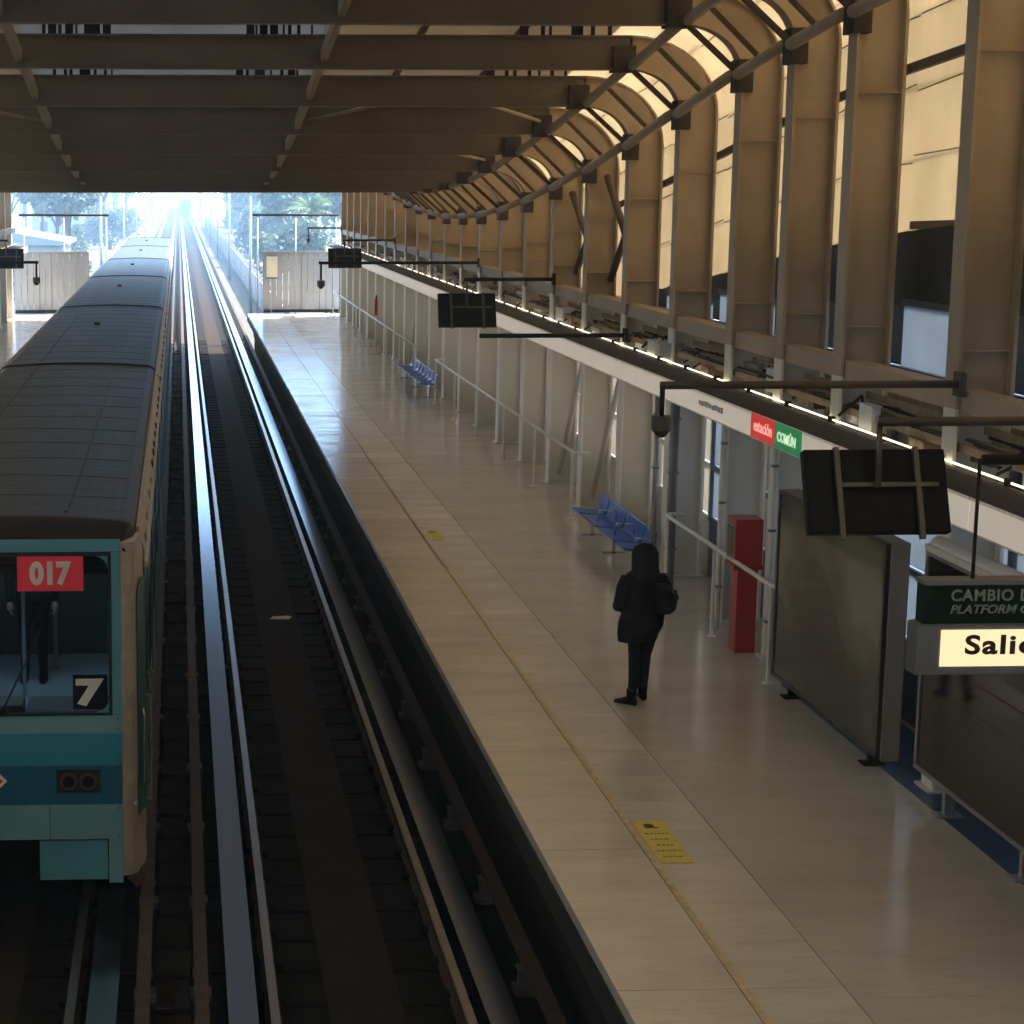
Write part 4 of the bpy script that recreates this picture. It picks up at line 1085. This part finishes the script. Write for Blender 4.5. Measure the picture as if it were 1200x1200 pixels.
def cab_person():
    o = thing('person', 'person in dark clothes standing inside the train cab behind the windscreen', 'person', (TC + .07, YJ[0] + 4.15, 1.12))
    b = MB()
    for s in (-1, 1): limb(b, [(s * .10, -.0, .06), (s * .095, -.0, .28), (s * .09, -.01, .5), (s * .085, 0, .74), (s * .085, 0, .92)], [.045, .055, .062, .085, .10])
    b.loft([ring(c, x, y) for c, x, y in (((0, 0, .86), .165, .12), ((0, 0, .98), .17, .125), ((0, 0, 1.12), .17, .12), ((0, 0, 1.28), .19, .125), ((0, 0, 1.40), .19, .11), ((0, 0, 1.47), .10, .08), ((0, 0, 1.54), .06, .06))])
    for s in (-1, 1): limb(b, [(s * .19, 0, 1.40), (s * .235, 0, 1.22), (s * .245, -.02, 1.08), (s * .235, -.06, .86)], [.065, .06, .052, .04])
    remesh(b, 'body', 'cloth_charcoal', o)
    b = MB()
    for s in (-1, 1): hand(b, (s * .235, -.06, .86), (0, -.15, -1), (s, 0, 0))
    remesh(b, 'hands', 'skin', o, .006, 2)
    b = MB()
    b.loft([ring((0, 0, 1.52), .055, .06), ring((0, -.01, 1.58), .065, .085), ring((0, -.005, 1.66), .075, .095), ring((0, 0, 1.73), .07, .088), ring((0, .005, 1.765), .03, .04)])
    limb(b, [(0, -.09, 1.66), (0, -.115, 1.635), (0, -.09, 1.625)], [.012, .014, .012], 8)
    h = remesh(b, 'head', 'skin', o, .008, 2)
    b = MB(); b.loft([ring((0, .035, 1.60), .07, .065), ring((0, .025, 1.68), .083, .085), ring((0, .015, 1.75), .08, .09), ring((0, .01, 1.79), .035, .04)])
    remesh(b, 'hair', 'hair', o, .01, 2)
    for s in (-1, 1):
        b = MB(); b.loft([[(s * .10 + w * math.cos(t), py, hh / 2 + hh / 2 * math.sin(t)) for t in [2 * math.pi * j / 10 for j in range(10)]] for (py, w, hh) in ((.07, .03, .08), (.04, .045, .11), (-.05, .046, .09), (-.12, .048, .06), (-.18, .03, .045))])
        b.build('shoe', 'boot', o, smooth=True)
cab_person()

# ------------------------------------------------------------------ outside
def leaf_crown(seed, n, rx, rz, cz, size):
    r = random.Random(seed); b = MB(); cl = []
    for k in range(16):
        t = r.uniform(0, 2 * math.pi); ph = r.uniform(-.6, 1.2); q = r.uniform(.35, .8)
        cl.append((rx * q * math.cos(t) * math.cos(ph), rx * q * math.sin(t) * math.cos(ph), cz + rz * q * math.sin(ph), r.uniform(.28, .5) * rx))
    for k in range(n):
        c = r.choice(cl); d = Vector((r.gauss(0, 1), r.gauss(0, 1), r.gauss(0, 1))).normalized() * c[3] * r.uniform(.55, 1.05)
        p = Vector(c[:3]) + d; a = Vector((r.gauss(0, 1), r.gauss(0, 1), r.gauss(0, .6))).normalized() * size * r.uniform(.6, 1.3); e = a.cross(Vector((r.gauss(0, 1), r.gauss(0, 1), r.gauss(0, 1)))).normalized() * size * .6
        i = len(b.v); b.v += [tuple(p - a), tuple(p + e), tuple(p + a), tuple(p - e)]; b.f.append((i, i + 1, i + 2, i + 3))
    return b, cl
def raw(b, name, m):
    me = bpy.data.meshes.new(name); me.from_pydata(b.v, [], b.f); me.materials.append(MATS[m]); return me
KINDS = []
for sd_, m, rx, rz, cz in ((1, 'leaf', 3.2, 2.6, 6.0), (2, 'leaf_blue', 4.2, 3.2, 7.5), (3, 'leaf', 2.4, 3.4, 6.5)):
    b, cl = leaf_crown(sd_, 1700, rx, rz, cz, .34)
    t = MB(); t.tube([(0, 0, 0), (.08, .05, cz * .35), (.0, .1, cz * .8)], .24, 8, .12)
    for c in cl[:7]: t.tube([(0, .07, cz * .5), (c[0] * .5, c[1] * .5, (cz * .5 + c[2]) / 2 + .2), c[:3]], .10, 6, .03)
    KINDS.append((raw(b, 'crown', m), t.mesh('trunk', 'bark')))
def tree(k, x, y, s, label):
    o = thing('tree', label, 'tree', (x, y, -.45), 'trees beyond the station')
    sub('crown', KINDS[k][0], o); sub('trunk', KINDS[k][1], o)
    o.scale = (s, s, s); o.rotation_euler = (0, 0, rnd.uniform(0, 6.28))
TREES = [(1, -8.5, 150, .95), (0, -11, 175, 1.0), (2, -14, 200, 1.1), (1, -9, 235, 1.2), (0, 9.5, 165, .9), (1, 12, 190, 1.15), (0, 8, 225, 1.0), (1, 14.5, 240, 1.4), (2, 9, 290, 1.3),
         (1, 19, 280, 1.5), (0, -18, 300, 1.5), (1, -26, 330, 1.8), (2, -12, 360, 1.4), (1, 24, 380, 1.9), (0, 10, 400, 1.4), (1, 33, 430, 2.2), (1, -36, 450, 2.3), (2, -20, 470, 1.9), (0, 22, 520, 2.2), (1, -8, 560, 2.2), (1, 7, 600, 2.2), (0, 16, 640, 2.4)]
for k in range(26):
    y = rnd.uniform(118, 420); sx_ = rnd.choice((-1, 1)); TREES.append((rnd.randrange(3), sx_ * rnd.uniform(7.5, 9 + y * .075), y, rnd.uniform(.75, 1.1) * (1 + y / 700)))
TL = ['loose green tree beyond the open station end', 'broad bluish tree beyond the open station end', 'tall narrow tree beyond the open station end']
for (k, x, y, s) in TREES: tree(k, x, y, s, TL[k])
def bush(k, x, y, s):
    o = thing('bush', 'low leafy bush growing beside the open line', 'bush', (x, y, -.45), 'bushes beside the open line')
    sub('foliage', KINDS[k][0], o, (0, 0, (-3.6, -4.6, -3.4)[k])); sub('stem', KINDS[k][1], o, (0, 0, (-3.6, -4.6, -3.4)[k]))
    o.scale = (s, s, s); o.rotation_euler = (0, 0, rnd.uniform(0, 6.28))
for k in range(26):
    y = 96 + k * 9 + rnd.uniform(-3, 3); sx_ = -1 if k % 2 else 1
    bush(k % 3, sx_ * rnd.uniform(7.2, 9.5 + k * .15), y, rnd.uniform(.45, .75))
# palm over the end fence
pm = thing('palm_tree', 'palm with bright fronds above the platform end fence', 'tree', (9.6, 142, -.45))
MB().tube([(0, 0, 0), (.1, 0, 2.6), (.05, .05, 5.0)], .28, 8, .2).build('trunk', 'bark', pm, smooth=True)
pf = MB()
for k in range(26):
    t = 2 * math.pi * k / 26 + rnd.uniform(-.1, .1); el = rnd.uniform(-.1, 1.2); Lf = rnd.uniform(2.0, 2.8); prev = None
    for j in range(9):
        u = j / 8; rr = Lf * u; z = 5.0 + math.sin(el) * rr - .42 * u * u * Lf; c = Vector((math.cos(t) * rr * math.cos(el) + .05, math.sin(t) * rr * math.cos(el), z))
        if prev is not None:
            sd2 = Vector((-math.sin(t), math.cos(t), 0)); w = .5 * math.sin(math.pi * min(1, u + .12)) + .05
            for s in (-1, 1):
                i = len(pf.v); pf.v += [tuple(prev), tuple(c), tuple(c + sd2 * s * w + Vector((math.cos(t) * .25, math.sin(t) * .25, -.18)))]; pf.f.append((i, i + 1, i + 2))
        prev = c
po = bpy.data.objects.new('fronds', raw(pf, 'fronds', 'palm_leaf')); col.objects.link(po); po.parent = pm

def house(x, y, w, d, h, label, floors=2):
    o = thing('house', label, 'house', (x, y, -.45))
    MB().box((-w / 2, 0, 0), (w / 2, d, h)).build('wall', 'house_wall', o)
    MB().prism([(-w / 2 - .4, h + .003), (w / 2 + .4, h + .003), (w / 2 + .4, h + .2), (0, h + 1.4), (-w / 2 - .4, h + .2)], 'y', -.4, d + .4).build('roof', 'house_roof', o)
    n = max(2, int(w / 2.4))
    for f_ in range(floors):
        for k in range(n):
            xx = -w / 2 + (k + .5) * w / n; z = .9 + f_ * 2.7
            wn = MB().box((xx - .5, -.03, z), (xx + .5, -.004, z + 1.2)).build('window', 'window_dark', o)
            MB().box((xx - .6, -.08, z - .08), (xx + .6, -.004, z - .005)).build('sill', 'white_fascia', wn)
house(-14, 125, 13, 10, 3.0, 'pale low house with a grey roof left of the tracks beyond the train', 1)
house(-24, 170, 14, 10, 5.6, 'pale two storey house behind the low grey roofed house')
house(16, 112, 12, 9, 3.0, 'pale low house beyond the fence of the seat platform', 1)
house(25, 160, 15, 10, 5.6, 'two storey pale house beside the palm')
house(13, 330, 9, 8, 5.4, 'distant pale house between trees beside the line')
house(-15, 260, 9, 8, 5.2, 'distant pale house on the train side of the line')

# lineside fences: concrete posts with panels
for (x, lab) in ((4.6, 'pale lineside wall beyond the seat platform'), (-5.0, 'pale lineside wall beyond the train')):
    o = thing('lineside_wall', lab, 'wall', (x, 82, -.45))
    y = 0.
    while y < 240:
        MB().box((-.06, y + .02, 0), (.06, y + 3.98, 1.5 + rnd.uniform(-.03, .03))).build('wall_panel', 'house_wall', o)
        MB().box((-.1, y - .1, 0), (.1, y + .1, 1.75)).build('post', 'house_wall', o)
        y += 4
for k in range(7):
    for s in (1, -1):
        y = 100 + 42 * k
        o = thing('line_pole', 'slim grey pole beside the open line', 'pole', (3.7 if s > 0 else -4.0, y, -.45), 'poles beside the line')
        MB().tube([(0, 0, 0), (0, 0, 6.2)], .09, 8, .06).build('mast', 'galv', o, smooth=True)
        MB().obox((0, 0, 5.7), (-s * 1.3, 0, 6.0), .05, .05).build('bracket', 'galv', o)
# approaching train, far away on the empty track
dt = thing('distant_train', 'tiny dark train front far down the empty track', 'train', (1.445, 430, 0))
MB().prism([(-1.25, .35), (1.25, .35), (1.3, 1.2), (1.28, 2.9), (1.0, 3.4), (-1.0, 3.4), (-1.28, 2.9), (-1.3, 1.2)], 'y', 0, 60).build('body', 'train_dkteal', dt)
MB().box((-1.0, -.03, 1.9), (1.0, -.004, 3.1)).build('windscreen', 'dark_glass', dt)
for s in (-1, 1): MB().tube([(s * .75, -.05, 1.3), (s * .75, -.004, 1.3)], .1, 10).build('headlight', 'pale_txt', dt)

# hills
hb = MB(); n = 60
for k in range(n + 1):
    x = -1700 + 3400 * k / n; h = 55 + 40 * math.sin(k * .35) + 25 * math.sin(k * .93 + 1) + rnd.uniform(-8, 8)
    hb.v += [(x, 1500, -1), (x, 1750, h), (x, 2300, h * 1.2), (x, 2600, -1)]
for k in range(n):
    for j in range(3):
        a = 4 * k + j; hb.f.append((a, a + 4, a + 5, a + 1))
tag(hb.build('hills', 'hill', smooth=True), kind='structure')

# ------------------------------------------------------------------ haze
hm = bpy.data.materials.new('haze_air'); hm.use_nodes = True
hn = hm.node_tree; hn.nodes.clear(); ho = hn.nodes.new('ShaderNodeOutputMaterial'); pv = hn.nodes.new('ShaderNodeVolumePrincipled')
pv.inputs['Color'].default_value = (.40, .62, .88, 1); pv.inputs['Density'].default_value = HAZE; pv.inputs['Anisotropy'].default_value = 0
hn.links.new(pv.outputs[0], ho.inputs['Volume']); MATS['haze_air'] = hm
hz = MB().box((-3020, -3020, -2), (3020, 3020, 185)).build('haze', 'haze_air')
tag(hz, kind='stuff')
